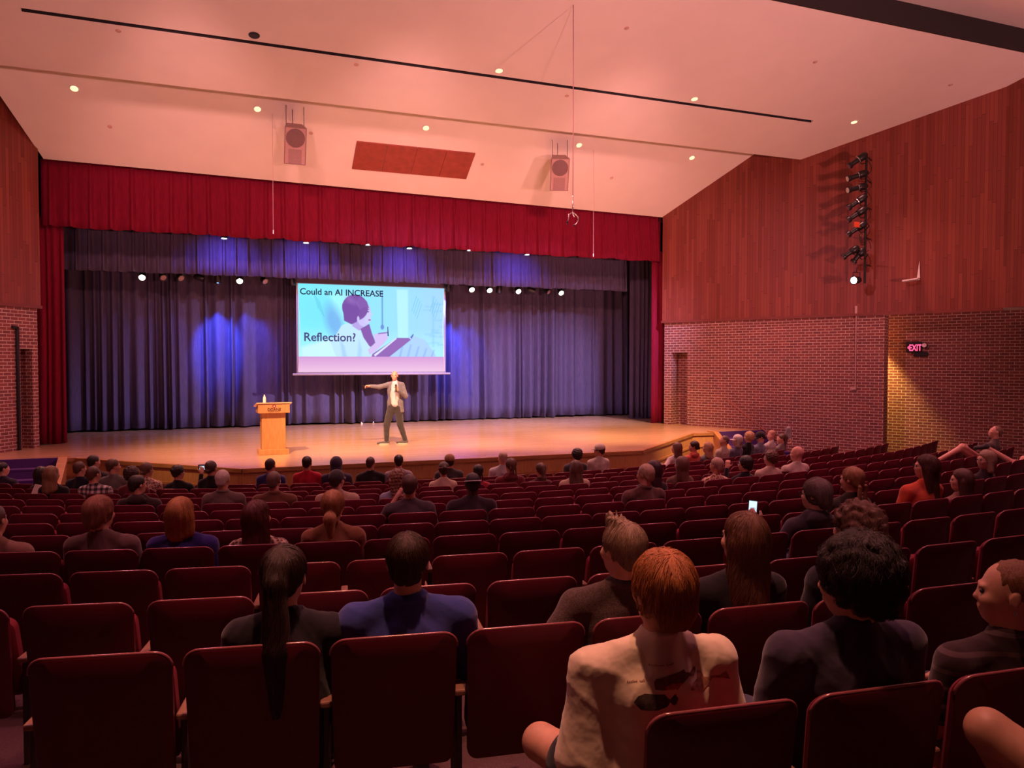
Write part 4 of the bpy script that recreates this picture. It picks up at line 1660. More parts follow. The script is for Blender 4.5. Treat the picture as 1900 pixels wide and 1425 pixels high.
def hair_noise(h, amp, fine=1.0, curl=False, seed=0):
    r = np.random.RandomState(seed)
    p0 = r.rand(6) * 6.28

    def f(P):
        q = h.local(P)
        if curl:
            a = np.sin(q[:, 0] * 150 * fine + p0[0] + 2 * np.sin(q[:, 2] * 60)) + np.sin(q[:, 1] * 140 * fine + p0[1] + 2 * np.sin(q[:, 0] * 55)) + np.sin(q[:, 2] * 150 * fine + p0[2] + 2 * np.sin(q[:, 1] * 50))
            return amp * a / 2
        th = np.arctan2(q[:, 0], -q[:, 1] + 0.02)
        z = q[:, 2]
        a = np.sin(th * 17 * fine + z * 12 + p0[0]) + .7 * np.sin(th * 31 * fine - z * 20 + p0[1]) + .5 * np.sin(th * 53 * fine + 30 * z + p0[2]) + .6 * np.sin(z * 28 + p0[3] + th * 3)
        return amp * a / 2
    return f


def make_hair(h, style, parent, col, res, seed, L=0.25, near=False):
    if style in ('bald', 'none'):
        return None
    B = Blob(res)
    amp, curl, fine = 0.003, False, 1.0
    grow = {'buzz': -.006, 'short': 0.0, 'full': .010, 'curlylong': .014}.get(style, .003)
    g = grow
    h.ell(B, (0, -.020, .036), (.083 + g, .100 + g, .092 + g), .015)
    if style in ('short', 'full', 'buzz', 'cap', 'hood'):
        h.ell(B, (0, -.072, -.025), (.062 + g, .034 + g, .05 + g), .02)
        if style == 'full':
            for sx in (-1, 1):
                h.ell(B, (sx * .066, -.02, -.01), (.028, .06, .055), .02)
            h.ell(B, (0, -.07, -.05), (.066, .045, .055), .02)
            amp = .004
    drops = {'long': 1, 'bob': 1, 'wavy': 1, 'half': 1}
    if style in drops:
        LL = {'bob': .13}.get(style, L)
        w1 = {'bob': .085, 'wavy': .09}.get(style, .072)
        h.ell(B, (0, -.045, -.01), (.088, .078, .085), .03)
        top = h.p(0, -.05, -.02)
        bot = top + np.array([0, -.035 if style != 'bob' else .0, -LL + .02])
        B.cap(top, bot, .078, w1 * .85, .03, (1.05, .62, 1))
        for sx in (-1, 1):
            a = h.p(sx * .062, -.012, -.02)
            b = a + np.array([sx * .012, -.012, -LL * .85])
            B.cap(a, b, .034, .030 if style != 'wavy' else .042, .03)
        amp = .004 if style != 'wavy' else .007
        if style == 'wavy':
            fine = .6
    elif style == 'pony':
        a, b = h.p(0, -.085, .05), h.p(0, -.115, .0)
        wd = .050 if L > .4 else .036
        B.cap(a, b, .024, wd * .75, .04)
        c = b + np.array([0, -.015, -L * .5])
        d = c + np.array([0, .0, -L * .5])
        B.cap(b, c, wd * .75, wd, .02)
        B.cap(c, d, wd, .016, .02)
        h.ell(B, (0, -.065, -.02), (.062, .036, .055), .02)
    elif style == 'lowpony':
        a = h.p(0, -.098, -.03)
        b = a + np.array([0, -.03, -.04])
        c = b + np.array([0, -.01, -L])
        h.ell(B, (0, -.065, -.02), (.07, .045, .06), .02)
        B.cap(a, b, .026, .040, .015)
        B.cap(b, c, .044, .02, .02)
    elif style == 'bun':
        h.ell(B, (0, -.115, .045), (.036, .032, .034), .008)
        h.ell(B, (0, -.065, -.02), (.06, .034, .05), .02)
    elif style == 'lowbun':
        h.ell(B, (0, -.112, -.03), (.036, .028, .030), .008)
        h.ell(B, (0, -.065, -.02), (.06, .034, .05), .02)
    elif style == 'curly':
        h.ell(B, (0, -.03, .03), (.115, .115, .115), .02)
        h.ell(B, (0, -.06, -.04), (.09, .06, .06), .03)
        amp, curl = .008, True
        B.p[0] = B.p[0]
    elif style == 'curlylong':
        h.ell(B, (0, -.04, -.02), (.095, .08, .09), .02)
        top = h.p(0, -.06, -.03)
        B.cap(top, top + np.array([0, -.02, -L]), .08, .06, .03, (1.15, .7, 1))
        amp, curl = .010, True
    elif style == 'braids':
        h.ell(B, (0, -.06, -.02), (.075, .045, .06), .02)
        for sx in (-1, 1):
            a = h.p(sx * .04, -.09, -.05)
            n = int(L / .028)
            for i in range(n):
                q = a + np.array([sx * (.012 + .004 * math.sin(i * 3.1)), -.02, -.028 * i])
                R = rotm(0, 0, sx * (.6 if i % 2 else -.6))
                B.ell(q, (.022 * (1 - .3 * i / n), .017, .020), .006, R)
    elif style == 'cornrows':
        h.ell(B, (0, -.07, -.02), (.06, .036, .05), .02)
        for sx in (-1.0, -.33, .33, 1.0):
            a = h.p(sx * .045, -.095, -.02)
            for i in range(int(L / .022)):
                B.ell(a + np.array([sx * .004 * i * .3, -.008, -.022 * i]), (.011, .011, .014), .004)
        amp = .005
    # face opening
    if style not in ('curly',):
        h.ell(B, (0, .112 + (.0 if style != 'full' else .005), -.030), (.078, .080, .098), .012, True)
    else:
        h.ell(B, (0, .13, -.045), (.075, .085, .10), .02, True)
    if style == 'buzz':
        h.ell(B, (0, .125, .01), (.066, .060, .060), .02, True)
    if style in ('short', 'full', 'buzz', 'cap'):
        for sx in (-1, 1):
            h.ell(B, (sx * .095, .012, -.035), (.028, .045, .040), .01, True)
    if style == 'spiky':
        rg = random.Random(4)
        h.ell(B, (0, -.072, -.025), (.062, .034, .05), .02)
        for i in range(16):
            x, y = rg.uniform(-.045, .045), rg.uniform(-.03, .07)
            h.cap(B, (x, y, .105), (x * 1.3 + rg.uniform(-.01, .01), y + rg.uniform(-.005, .02), .150 + rg.uniform(-.01, .01)), .016, .003, .012)
    fn = hair_noise(h, amp * (1.2 if near else 1.0), fine, curl, seed)
    return B.build('hair', hair_mat(col), parent, fn)


def add_strands(o, h, n, length, r=.0009, seed=0, lift=.003, curl=0.0):
    """fine strands combed down the hair surface, joined into the hair mesh"""
    me = o.data
    nv = len(me.vertices)
    co = np.empty(nv * 3, np.float32)
    me.vertices.foreach_get('co', co)
    co = co.reshape(-1, 3)
    nq = len(me.polygons)
    li = np.empty(nq * 4, np.int32)
    me.loops.foreach_get('vertex_index', li)
    Q = li.reshape(-1, 4)
    bvh = BVHTree.FromPolygons(co.tolist(), Q.tolist())
    rg = random.Random(seed)
    vs, fs = [], []
    crown = Vector(h.p(0, -.06, .125))
    back = Vector(h.R @ np.array([0, 1, 0]))
    for _ in range(n):
        f = Q[rg.randrange(nq)]
        p = Vector(co[f].mean(0).tolist())
        w = rg.uniform(.6, 1.3) * r
        pts = []
        steps = rg.randint(4, 8)
        st = length / 7
        jit = Vector((rg.gauss(0, .25), rg.gauss(0, .25), 0))
        lf = lift * rg.uniform(.2, 1.6)
        for i in range(steps):
            loc, nor, _i, _d = bvh.find_nearest(p)
            if loc is None:
                break
            pts.append((loc + nor * lf * math.sin(PI * (i + .3) / steps), nor))
            out = (p - crown)
            out.z = 0
            flow = Vector((0, 0, -1)) * min(1.0, out.length / .07 + .15) + out.normalized() * .6 + jit * .5
            if curl:
                flow += Vector((math.sin(i * 2.2 + jit.x * 20), math.cos(i * 2.2 + jit.y * 20), 0)) * curl
            d = flow - nor * flow.dot(nor)
            if d.length < 1e-4:
                break
            p = loc + d.normalized() * st
        if len(pts) < 3:
            continue
        b = len(vs)
        for i, (q, nor) in enumerate(pts):
            t = (pts[min(i + 1, len(pts) - 1)][0] - pts[max(i - 1, 0)][0])
            sd = t.cross(nor)
            if sd.length < 1e-7:
                sd = Vector((1, 0, 0))
            sd.normalize()
            ww = w * (1 - i / (len(pts) - .5))
            vs += [tuple(q - sd * ww), tuple(q + nor * ww * 1.2), tuple(q + sd * ww)]
        for i in range(len(pts) - 1):
            c = b + 3 * i
            fs += [(c, c + 1, c + 4, c + 3), (c + 1, c + 2, c + 5, c + 4)]
    allv = co.tolist() + [list(v) for v in vs]
    F = Q.tolist() + [[x + nv for x in f] for f in fs]
    m2 = bpy.data.meshes.new('hair')
    m2.from_pydata(allv, [], F)
    m2.materials.append(me.materials[0])
    m2.polygons.foreach_set('use_smooth', [True] * len(m2.polygons))
    o.data = m2


SEATED = {}
SPK = Vector((3.63, 17.91, 0))


def person(label, k, s, dz, hair='short', hc=(.06, .03, .02), shirt=(.1, .1, .1), kind='plain', sleeve='short', female=False, skin='light', yaw=None, pitch=0.0, roll=0.0,
           bulk=1.0, res=None, seat=None, L=0.22, arms=None, glasses=False, cap=None, band=None, hood=None, collar=False, lean=0.0, extra=None, hs=1.0, strands=0, slump=0.0, legs=None, fwd=0.0, pants=(.05, .05, .09), shorts=False, seed=0, loose=False, fold=None):
    P, th = seat_xy(k, s)
    root = empty('person', P, th, label, 'person')
    if seat:
        SEATED.setdefault(k, {})[s] = seat
    d = math.hypot(P.x, P.y)
    if res is None:
        res = 0.009 if d < 6 else (0.0125 if d < 10 else 0.015)
    hz = 0.86 + dz
    # look towards the speaker
    v = SPK - P
    face = math.atan2(-v.x, v.y) - th
    if yaw is None:
        yaw = max(-.6, min(.75, face * .75))
    else:
        yaw = rad(yaw)
    y0 = 0.17 + fwd
    H = np.array([0.0, y0, hz])
    h = Head(H, yaw, rad(pitch), rad(roll), hs)
    w = (.160 if female else .182) * bulk
    sz = hz - .215 - slump
    lx = -lean                                   # hips shifted sideways relative to the head
    chest = np.array([lx * .4, y0 + .035, sz - .12])
    hip = np.array([lx, y0 + .06, .52])
    neck = np.array([lx * .15, y0 + .0, sz + .045])
    sh = {sx: np.array([lx * .2 + sx * w, y0 + .03, sz - .030]) for sx in (-1, 1)}
    A = {}
    for sx in (-1, 1):
        e = np.array([lx * .5 + sx * min(w + .045, .25 * max(1, bulk)), y0 + .08, sz - .27])
        A[sx] = (e, np.array([lx + sx * .10, y0 + .32, .60]))
    if arms:
        for sx, v_ in arms.items():
            A[sx] = tuple(np.array(q, float) for q in v_)
    knees = {sx: np.array([lx + sx * .12, y0 + .45, .50]) for sx in (-1, 1)}
    ank = {sx: np.array([lx + sx * .12, y0 + .50, .06]) for sx in (-1, 1)}
    if legs:
        for sx, (kn, an) in legs.items():
            knees[sx], ank[sx] = np.array(kn, float), np.array(an, float)
    # body
    B = Blob(res)
    add_head(B, h)
    B.cap(h.p(0, -.020, -.055), neck, .054 if not female else .046, .060 if not female else .050, .02)
    B.cap(neck, chest, .045, .075, .03)
    B.cap(chest, hip, .075, .09, .03)
    r0 = 1.0 if not female else .87
    r0 *= (1 + bulk) / 2
    for sx in (-1, 1):
        e, wr = A[sx]
        B.cap(neck, sh[sx], .04, .045, .03)
        B.cap(sh[sx], e, .046 * r0, .038 * r0, .02)
        B.cap(e, wr, .038 * r0, .027 * r0, .02)
        dd = wr - e
        curl = .5 if not (arms and sx in arms) else .7
        add_hand(B, wr, dd + np.array([0, .02, -.05]) if not (arms and sx in arms) else dd, (0, .2, 1) if not (arms and sx in arms) else (sx * .6, -.5, .3), 1.0, curl, -sx, max(.009, res * .75))
        B.cap(hip + np.array([sx * .08, 0, -.02]), knees[sx], .085 * r0, .058 * r0, .03)
        B.cap(knees[sx], ank[sx], .054 * r0, .036, .02)
        B.cap(ank[sx], ank[sx] + np.array([0, .15, -.03]), .036, .028, .02)
    bo = B.build('body', skin_mat(skin), root)
    # shirt
    S = Blob(res)
    bk = bulk
    S.ell(hip + np.array([0, 0, .06]), (.165 * bk, .125 * bk, .13), .05)
    S.ell((hip + chest) / 2, (.155 * bk, .118 * bk, .17), .05)
    S.ell(chest, ((.172 if not female else .15) * bk, .112 * bk, .16), .05)
    S.cap(sh[-1] * .96 + chest * .04, sh[1] * .96 + chest * .04, .056, .056, .05, (1, .95, 1))
    for sx in (-1, 1):
        nb = neck + np.array([sx * .030, .0, .005])
        S.cap(nb, sh[sx] + np.array([-sx * .02, 0, .015]), .046, .054, .04)
        e, wr = A[sx]
        S.cap(sh[sx], sh[sx] + (e - sh[sx]) * (.72 if sleeve == 'short' else 1.0), .062 * r0, (.074 if loose else .055) * r0, .04)
        if sleeve == 'long':
            S.cap(e, e + (wr - e) * .93, .054 * r0, .040 * r0, .03)
    S.cap(neck + np.array([0, .0, -.09]), neck + np.array([0, -.004, .022]), .09, .066, .03)
    if not collar and hood is None:
        c0 = neck + np.array([0, .0, .034])
        for a in range(12):
            t0, t1 = 2 * PI * a / 12, 2 * PI * (a + 1) / 12
            S.cap(c0 + np.array([.060 * math.cos(t0), .060 * math.sin(t0), -.018 * math.sin(t0)]), c0 + np.array([.060 * math.cos(t1), .060 * math.sin(t1), -.018 * math.sin(t1)]), .010, .010, .006)
    if hood == 'down':
        S.ell(neck + np.array([0, -.06, .0]), (.11, .055, .06), .03)
        S.cap(neck + np.array([-.08, -.0, .03]), neck + np.array([.08, .0, .03]), .03, .03, .03)
    if collar:
        c0 = neck + np.array([0, -.002, .035])
        for a in range(10):
            t0, t1 = PI * (.95 + 1.1 * a / 10), PI * (.95 + 1.1 * (a + 1) / 10)
            S.cap(c0 + .062 * np.array([math.cos(t0), math.sin(t0), .0]), c0 + .062 * np.array([math.cos(t1), math.sin(t1), .0]), .016, .016, .01)
    if not collar and hood != 'down':
        S.cap(neck + np.array([0, 0.01, .045]), neck + np.array([0, .02, .12]), .048, .05, .01, None, True)
    S.build('shirt', cloth_mat(shirt, kind), root, folds(seed + int(abs(s) * 10) + k, fold or (.0055 if d < 6 else .004)))
    if hood == 'up':
        Hd = Blob(res)
        h.ell(Hd, (0, -.03, .03), (.108, .125, .118), .02)
        h.ell(Hd, (0, -.05, -.07), (.10, .09, .09), .03)
        Hd.cap(h.p(0, -.05, -.1), neck + np.array([0, -.02, 0]), .09, .11, .03)
        h.ell(Hd, (0, .13, -.02), (.075, .10, .10), .015, True)
        Hd.build('hood', cloth_mat(shirt, kind), root, folds(k, .003))
    # trousers or shorts
    T = Blob(max(res, .012))
    T.ell(hip + np.array([0, .0, -.03]), (.17 * bk, .14, .11), .04)
    for sx in (-1, 1):
        a = hip + np.array([sx * .085, .02, -.02])
        kn, an = knees[sx], ank[sx]
        if shorts:
            T.cap(a, a + (kn - a) * .55, .105 * r0, .088 * r0, .03)
        else:
            T.cap(a, kn, .10 * r0, .072 * r0, .03)
            T.cap(kn, kn + (an - kn) * .92, .070, .055, .03)
    T.build('trousers' if not shorts else 'shorts', cloth_mat(pants), root)
    for sx in (-1, 1):
        f = ank[sx]
        Fb = Blob(max(res, .01))
        Fb.cap(f + np.array([0, -.01, .0]), f + np.array([0, .16, -.028]), .047, .038, .02, (1, 1, .9))
        Fb.ell(f + np.array([0, -.005, .02]), (.045, .05, .05), .02)
        Fb.build('shoe', cloth_mat((.05, .045, .05)), root)
    # hair and head wear
    ho = make_hair(h, hair, root, hc, min(res, .011), seed + int(abs(s) * 7), L, d < 6)
    if strands and ho is not None:
        add_strands(ho, h, strands, .09 if L < .3 and hair in ('short', 'full', 'buzz') else .16, .0011, 3, .004 if hair != 'curly' else .012, .9 if hair in ('curly', 'curlylong') else (.25 if hair == 'wavy' else 0))
    if glasses:
        mb = MB()
        for sx in (-1, 1):
            mb.tube([h.p(sx * .031 + .021 * math.cos(a), .108, .006 + .017 * math.sin(a)) for a in [2 * PI * i / 12 for i in range(13)]], .0016, 5)
            mb.tube([h.p(sx * .053, .106, .010), h.p(sx * .082, .05, .010), h.p(sx * .086, -.005, .008)], .0018, 5)
        mb.tube([h.p(-.011, .109, .01), h.p(.011, .109, .01)], .0016, 5)
        mb.build('glasses', M_black, root)
    if band:
        mb = MB()
        mb.tube([h.p(.086 * math.cos(a), -.018 + .104 * math.sin(a), .03 - .02 * math.sin(a)) for a in [2 * PI * i / 20 for i in range(21)]], .007 if band[0] > .3 else .006, 6)
        mb.build('headband', cloth_mat(band), root, smooth=True)
    if cap:
        C = Blob(min(res, .01))
        h.ell(C, (0, -.016, .052), (.092, .108, .090), .01)
        h.ell(C, (0, -.01, -.045), (.13, .14, .075), .004, True)
        C.build('cap', cloth_mat(cap), root)
        mb = MB()
        vs, fs = [], []
        n = 14
        for i in range(n + 1):
            a = PI * (.14 + .72 * i / n)
            c, s_ = math.cos(a), math.sin(a)
            vs.append(tuple(h.p(.086 * c, -.016 + .103 * s_, .036)))
            vs.append(tuple(h.p(.078 * c, .0 + .165 * s_, .024 - .02 * c * c)))
            vs.append(tuple(h.p(.086 * c, -.016 + .103 * s_, .031)))
            vs.append(tuple(h.p(.078 * c, .0 + .165 * s_, .019 - .02 * c * c)))
        for i in range(n):
            b = 4 * i
            fs += [(b, b + 1, b + 5, b + 4), (b + 2, b + 6, b + 7, b + 3), (b + 1, b + 3, b + 7, b + 5)]
        mb.add(vs, fs)
        mb.build('cap_brim', cloth_mat(cap), root)
    if d < 12 or extra == 'face':
        mb = MB()
        for sx in (-1, 1):
            e = h.p(sx * .031, .084, .006)
            m = MB()
            m.M = Matrix.Translation(Vector(e.tolist())) @ Matrix.Diagonal((1, 1, .8, 1))
            m.lathe([(.002, -.010), (.007, -.008), (.0105, 0), (.007, .008), (.002, .010)], 10)
            mb.v, mb.f, mb.mi, mb.uv = mb.v + m.v, mb.f + [tuple(i + len(mb.v) for i in f) for f in m.f], mb.mi + m.mi, mb.uv + m.uv
        mb.build('eyes', plain('eye_dark', (.03, .02, .02), .2), root, smooth=True)
    return root, h, A, sh, neck, bo
BK, DB, BR, LB, GY, WH = (.012, .008, .008), (.035, .016, .010), (.09, .04, .022), (.42, .24, .11), (.28, .25, .24), (.55, .52, .50)
AUB, GING = (.13, .035, .03), (.36, .15, .07)
PP = []


def pp(label, k, s, dz, **kw):
    r = person(label, k, s, dz, **kw)
    PP.append(r)
    return r


# front rows, left part
pp('person in dark clothes at the far left edge of the picture, near the purple steps', 11, -9.18, .23, hair='short', hc=BK, shirt=(.03, .025, .05), sleeve='long', seat='at the far left edge under a dark clothed person')
pp('person with long black hair, half hidden behind the wavy blond haired woman at left', 10, -8.13, .21, hair='long', hc=BK, shirt=(.04, .03, .04), female=True, seat='under the long black haired person at left')
pp('woman with wavy dark blond hair and black top, near the purple steps', 9, -7.70, .26, hair='wavy', hc=(.22, .12, .06), shirt=(.012, .01, .012), female=True, L=.22, sleeve='long', seat='under the wavy dark blond haired woman')
pp('boy with short brown hair and dark shirt, left of the plaid shirt', 10, -7.50, .30, hair='short', hc=(.10, .05, .035), shirt=(.012, .012, .03), hs=.95, seat='under the boy in a dark shirt')
pp('person with short dark hair sitting upright in front of the boy in dark shirt', 11, -7.48, .37, hair='short', hc=BK, shirt=(.05, .045, .05), seat='under the upright dark haired person at left')
pp('person in black and white plaid shirt with brown hair, at left', 9, -7.08, .26, hair='short', hc=BR, shirt=(.5, .5, .5), kind='plaid', sleeve='long', seat='under the black and white plaid shirt')
pp('person in grey green shirt and glasses looking right, behind the plaid shirt', 10, -6.96, .34, hair='short', hc=(.10, .055, .035), shirt=(.16, .15, .14), yaw=-45, glasses=True, seat='under the grey green shirt')
pp('woman with dark short curls and dark red top, right of the plaid shirt', 9, -6.52, .26, hair='curly', hc=DB, shirt=(.12, .01, .02), female=True, hs=.9, seat='under the dark red top beside the plaid shirt')
pp('woman with low ponytail and glasses on head in cream patterned top', 10, -6.43, .28, hair='lowbun', hc=(.13, .07, .045), shirt=(.45, .33, .27), kind='leopard', female=True, glasses=True, sleeve='long', seat='under the cream patterned top')
pp('man in dark brown hooded jacket with short dark hair, at left', 7, -6.19, .22, hair='short', hc=BK, shirt=(.035, .02, .02), sleeve='long', hood='down', bulk=1.08, yaw=-35, glasses=True, seat='under the dark brown hooded jacket')
pp('person with black hair bun holding up a camera, in black top', 10, -5.94, .24, hair='bun', hc=BK, shirt=(.012, .01, .012), female=True, yaw=-25, sleeve='long', arms={1: ((.27, .30, .72), (.27, .42, 1.04)), -1: ((-.22, .3, .66), (-.1, .5, .62))}, seat='under the person holding up a camera')
pp('woman with dark hair in low bun wearing black, right of the camera holder', 10, -5.42, .30, hair='lowbun', hc=(.06, .035, .03), shirt=(.010, .01, .014), female=True, sleeve='long', seat='under the woman with low bun in black')
pp('older man with white grey hair and grey brown shirt', 7, -5.18, .27, hair='short', hc=(.55, .48, .42), shirt=(.14, .10, .085), sleeve='long', bulk=1.05, collar=True, seat='under the white haired man in grey brown')
# front rows, middle
pp('man in dark blue jacket with dark hair, in front of the lectern', 11, -4.46, .30, hair='short', hc=DB, shirt=(.03, .03, .16), sleeve='long', seat='under the dark blue jacket below the lectern')
pp('man in bright red shirt with dark hair in the front row', 11, -3.84, .33, hair='short', hc=BK, shirt=(.42, .012, .04), sleeve='long', seat='under the bright red shirt')
pp('person with dark purple hood pulled up, in the front row', 11, -3.34, .30, hair='hood', hc=BK, shirt=(.045, .035, .075), hood='up', sleeve='long', bulk=1.1, seat='under the person with a hood up')
pp('man in black tee shirt with very short hair in the front row', 11, -2.75, .30, hair='buzz', hc=(.05, .025, .018), shirt=(.018, .014, .02), bulk=1.05, yaw=-20, seat='under the black tee shirt in front')
pp('man with dark hair and light grey shirt, below the speaker on stage', 11, -2.26, .32, hair='short', hc=BK, shirt=(.32, .29, .33), sleeve='long', seat='under the light grey shirt below the speaker')
pp('man in brown blazer with greying brown hair', 7, -4.57, .24, hair='short', hc=(.14, .09, .07), shirt=(.13, .055, .03), sleeve='long', bulk=1.12, collar=True, seat='under the brown blazer')
pp('man with dark grey cap and cream jacket', 7, -3.80, .23, hair='cap', hc=DB, cap=(.05, .045, .05), shirt=(.42, .32, .24), sleeve='long', bulk=1.12, yaw=-30, seat='under the cream jacket and dark cap')
pp('woman with long curly light brown hair and pale blue top', 7, -3.05, .22, hair='curlylong', hc=(.20, .10, .06), shirt=(.30, .33, .45), female=True, L=.20, sleeve='long', seat='under the curly haired woman in pale blue')
pp('young man in dark grey tee shirt resting his left hand on his face', 5, -3.30, .25, hair='short', hc=(.07, .03, .022), shirt=(.075, .06, .07), bulk=1.1, yaw=-12, arms={-1: ((-.29, .28, .72), (-.12, .27, .985)), 1: ((.27, .26, .62), (.1, .5, .6))}, seat='under the young man in dark grey tee shirt')
pp('person with tan cap and dark grey jacket in the front row', 11, -1.34, .29, hair='short', hc=BK, cap=(.33, .19, .11), shirt=(.05, .045, .05), sleeve='long', bulk=1.08, seat='under the tan capped person')
pp('person with dark top knot and cream sweater', 9, -1.95, .23, hair='bun', hc=(.05, .03, .025), shirt=(.52, .43, .33), female=True, sleeve='long', band=(.35, .2, .25), seat='under the cream sweater with top knot')
pp('child with black braided hair and red top beside the cream sweater', 9, -1.40, .18, hair='cornrows', hc=BK, shirt=(.35, .02, .05), female=True, skin='dark', L=.14, hs=.92, seat='under the braided child in red')
pp('man with white headband over short black hair, dark tee shirt', 5, -2.64, .25, hair='buzz', hc=BK, shirt=(.035, .022, .03), skin='dark', bulk=1.12, band=(.6, .6, .62), seat='under the man with a white headband')
pp('bald person with glasses pushed up, in pale blue white shirt in front', 11, -.33, .31, hair='buzz', hc=(.45, .33, .25), shirt=(.48, .52, .56), sleeve='long', seat='under the pale blue white shirt')
pp('person with dark braids and maroon hooded sweater', 9, -.86, .25, hair='cornrows', hc=BR, shirt=(.14, .015, .025), sleeve='long', hood='down', L=.16, seat='under the maroon hooded sweater')
pp('girl with long dark brown ponytail and dark top', 9, -.35, .16, hair='pony', hc=(.08, .035, .025), shirt=(.09, .03, .035), female=True, L=.24, hs=.95, seat='under the girl with a long ponytail')
pp('person with dark curly hair and charcoal shirt in the front row', 11, 1.20, .30, hair='curly', hc=BK, shirt=(.05, .05, .06), hs=.92, seat='under the charcoal shirt with dark curls')
pp('woman with long brown hair and cream shirt crossed by a bag strap', 8, -.17, .21, hair='wavy', hc=(.10, .05, .035), shirt=(.46, .36, .27), female=True, bulk=1.15, L=.22, seat='under the long haired woman in cream')
pp('person in white cap and pale sweatshirt in front, by the stage corner', 11, 1.72, .36, hair='cap', hc=DB, cap=(.62, .56, .50), shirt=(.50, .48, .42), sleeve='long', yaw=38, seat='under the white capped person by the stage corner')
# middle right
pp('older man with short grey blond hair in brown jacket', 5, -.62, .26, hair='short', hc=(.42, .29, .20), shirt=(.12, .055, .045), sleeve='long', bulk=1.1, yaw=20, collar=True, glasses=True, seat='under the older man in a brown jacket')
pp('woman with long nearly black hair, just right of the brown jacketed man', 6, .05, .25, hair='long', hc=(.035, .010, .016), shirt=(.03, .015, .025), female=True, L=.26, seat='under the long black haired woman')
pp('woman with long brown hair and brown top, left of the leopard print', 7, 1.10, .23, hair='long', hc=(.13, .055, .04), shirt=(.13, .07, .05), female=True, L=.22, sleeve='long', seat='under the brown top')
pp('woman in white top with smooth brown hair, arm stretched to the left', 11, 3.70, .29, hair='long', hc=(.14, .06, .04), shirt=(.52, .46, .46), female=True, sleeve='long', L=.16, arms={-1: ((-.36, .12, .80), (-.62, .10, .88)), 1: ((.24, .28, .6), (.1, .5, .6))}, seat='under the white top with an outstretched arm')
pp('woman in coral hooded top with dark bun', 11, 4.21, .29, hair='lowbun', hc=DB, shirt=(.55, .12, .09), female=True, sleeve='long', hood='down', yaw=50, seat='under the coral hooded top')
pp('woman with long blond hair and grey green top', 11, 4.65, .24, hair='long', hc=(.42, .25, .15), shirt=(.16, .17, .17), female=True, L=.2, seat='under the blond woman in grey green')
pp('man in cream shirt with receding short hair, left of the white capped woman', 11, 5.20, .35, bulk=.88, hair='buzz', hc=(.16, .09, .06), shirt=(.48, .43, .36), yaw=55, sleeve='long', seat='under the cream shirt left of the white cap')
pp('person in white knit cap with long grey hair and slate shirt', 11, 5.68, .33, bulk=.88, hair='bob', hc=(.35, .3, .27), cap=(.68, .66, .62), shirt=(.13, .13, .20), yaw=45, sleeve='long', seat='under the white knit cap and slate shirt')
pp('person with tousled blond hair and black shirt', 11, 6.12, .38, bulk=.88, hair='curly', hc=(.50, .30, .14), shirt=(.012, .01, .012), yaw=40, hs=.95, sleeve='long', seat='under the tousled blond person')
pp('person in dark cap looking down, in blue grey shirt', 11, 6.62, .34, bulk=.88, hair='cap', hc=BK, cap=(.02, .015, .02), shirt=(.20, .22, .32), yaw=50, pitch=-20, seat='under the dark cap and blue grey shirt')
pp('person in white tee shirt with short strawberry blond hair', 11, 7.12, .35, bulk=.88, hair='short', hc=(.45, .22, .15), shirt=(.60, .56, .54), yaw=70, skin='pink', seat='under the white tee shirt near the handrail')
pp('person in grey hooded sweater with an arm raised behind the head', 11, 7.62, .24, bulk=.88, hair='short', hc=BR, shirt=(.27, .24, .24), sleeve='long', arms={1: ((.06, .02, 1.34), (.06, -.02, 1.12)), -1: ((-.22, .3, .66), (-.1, .5, .62))}, yaw=40, seat='under the raised grey sleeve')
pp('woman with short ash blond hair in leopard print top', 7, 1.74, .18, hair='short', hc=(.42, .28, .22), shirt=(.42, .24, .17), kind='leopard', female=True, bulk=1.1, sleeve='long', seat='under the leopard print top')
pp('person with short black hair and black top, hand raised to the mouth', 7, 2.30, .17, hair='full', hc=BK, shirt=(.015, .012, .018), female=True, arms={-1: ((-.26, .32, .70), (-.20, .34, .96)), 1: ((.24, .28, .6), (.1, .5, .6))}, yaw=35, sleeve='long', glasses=True, seat='under the black top with a raised hand')
pp('person with short curly brown hair and cream top, right of the black top', 7, 2.82, .23, hair='curly', hc=(.10, .04, .02), shirt=(.50, .40, .32), hs=.9, yaw=45, glasses=True, bulk=1.05, seat='under the cream top with brown curls')
pp('bald man in cream polo shirt with dark red sleeves', 7, 3.42, .26, hair='none', hc=BR, shirt=(.50, .42, .36), kind='polo', skin='pink', bulk=1.2, yaw=40, seat='under the bald man in cream polo')
# large, left
pp('woman with short light ginger hair in taupe top', 3, -5.98, .24, hair='full', hc=(.33, .14, .08), shirt=(.15, .09, .08), female=False, bulk=1.08, yaw=-25, sleeve='long', strands=1200, seat='under the taupe top with short ginger hair')
pp('woman with blond bob and royal blue sweater', 3, -5.41, .22, hair='bob', hc=(.55, .27, .09), shirt=(.035, .025, .20), female=True, bulk=1.2, yaw=-15, sleeve='long', strands=1800, seat='under the blond bob and royal blue sweater')
pp('woman with long auburn hair and patterned top', 3, -4.86, .18, hair='long', hc=AUB, shirt=(.20, .14, .11), kind='leopard', female=True, L=.25, yaw=-30, sleeve='long', strands=1600, seat='under the long auburn hair')
pp('woman with blond ponytail and tan jacket', 3, -4.30, .24, hair='lowpony', hc=(.50, .26, .11), shirt=(.26, .12, .055), female=True, bulk=1.12, L=.13, yaw=-12, sleeve='long', strands=1600, seat='under the blond ponytail and tan jacket')
pp('person in tan top cut off by the left edge of the picture', 3, -6.72, .20, hair='short', hc=BR, shirt=(.24, .14, .10), bulk=1.05, sleeve='long', seat='under the tan top at the left edge')
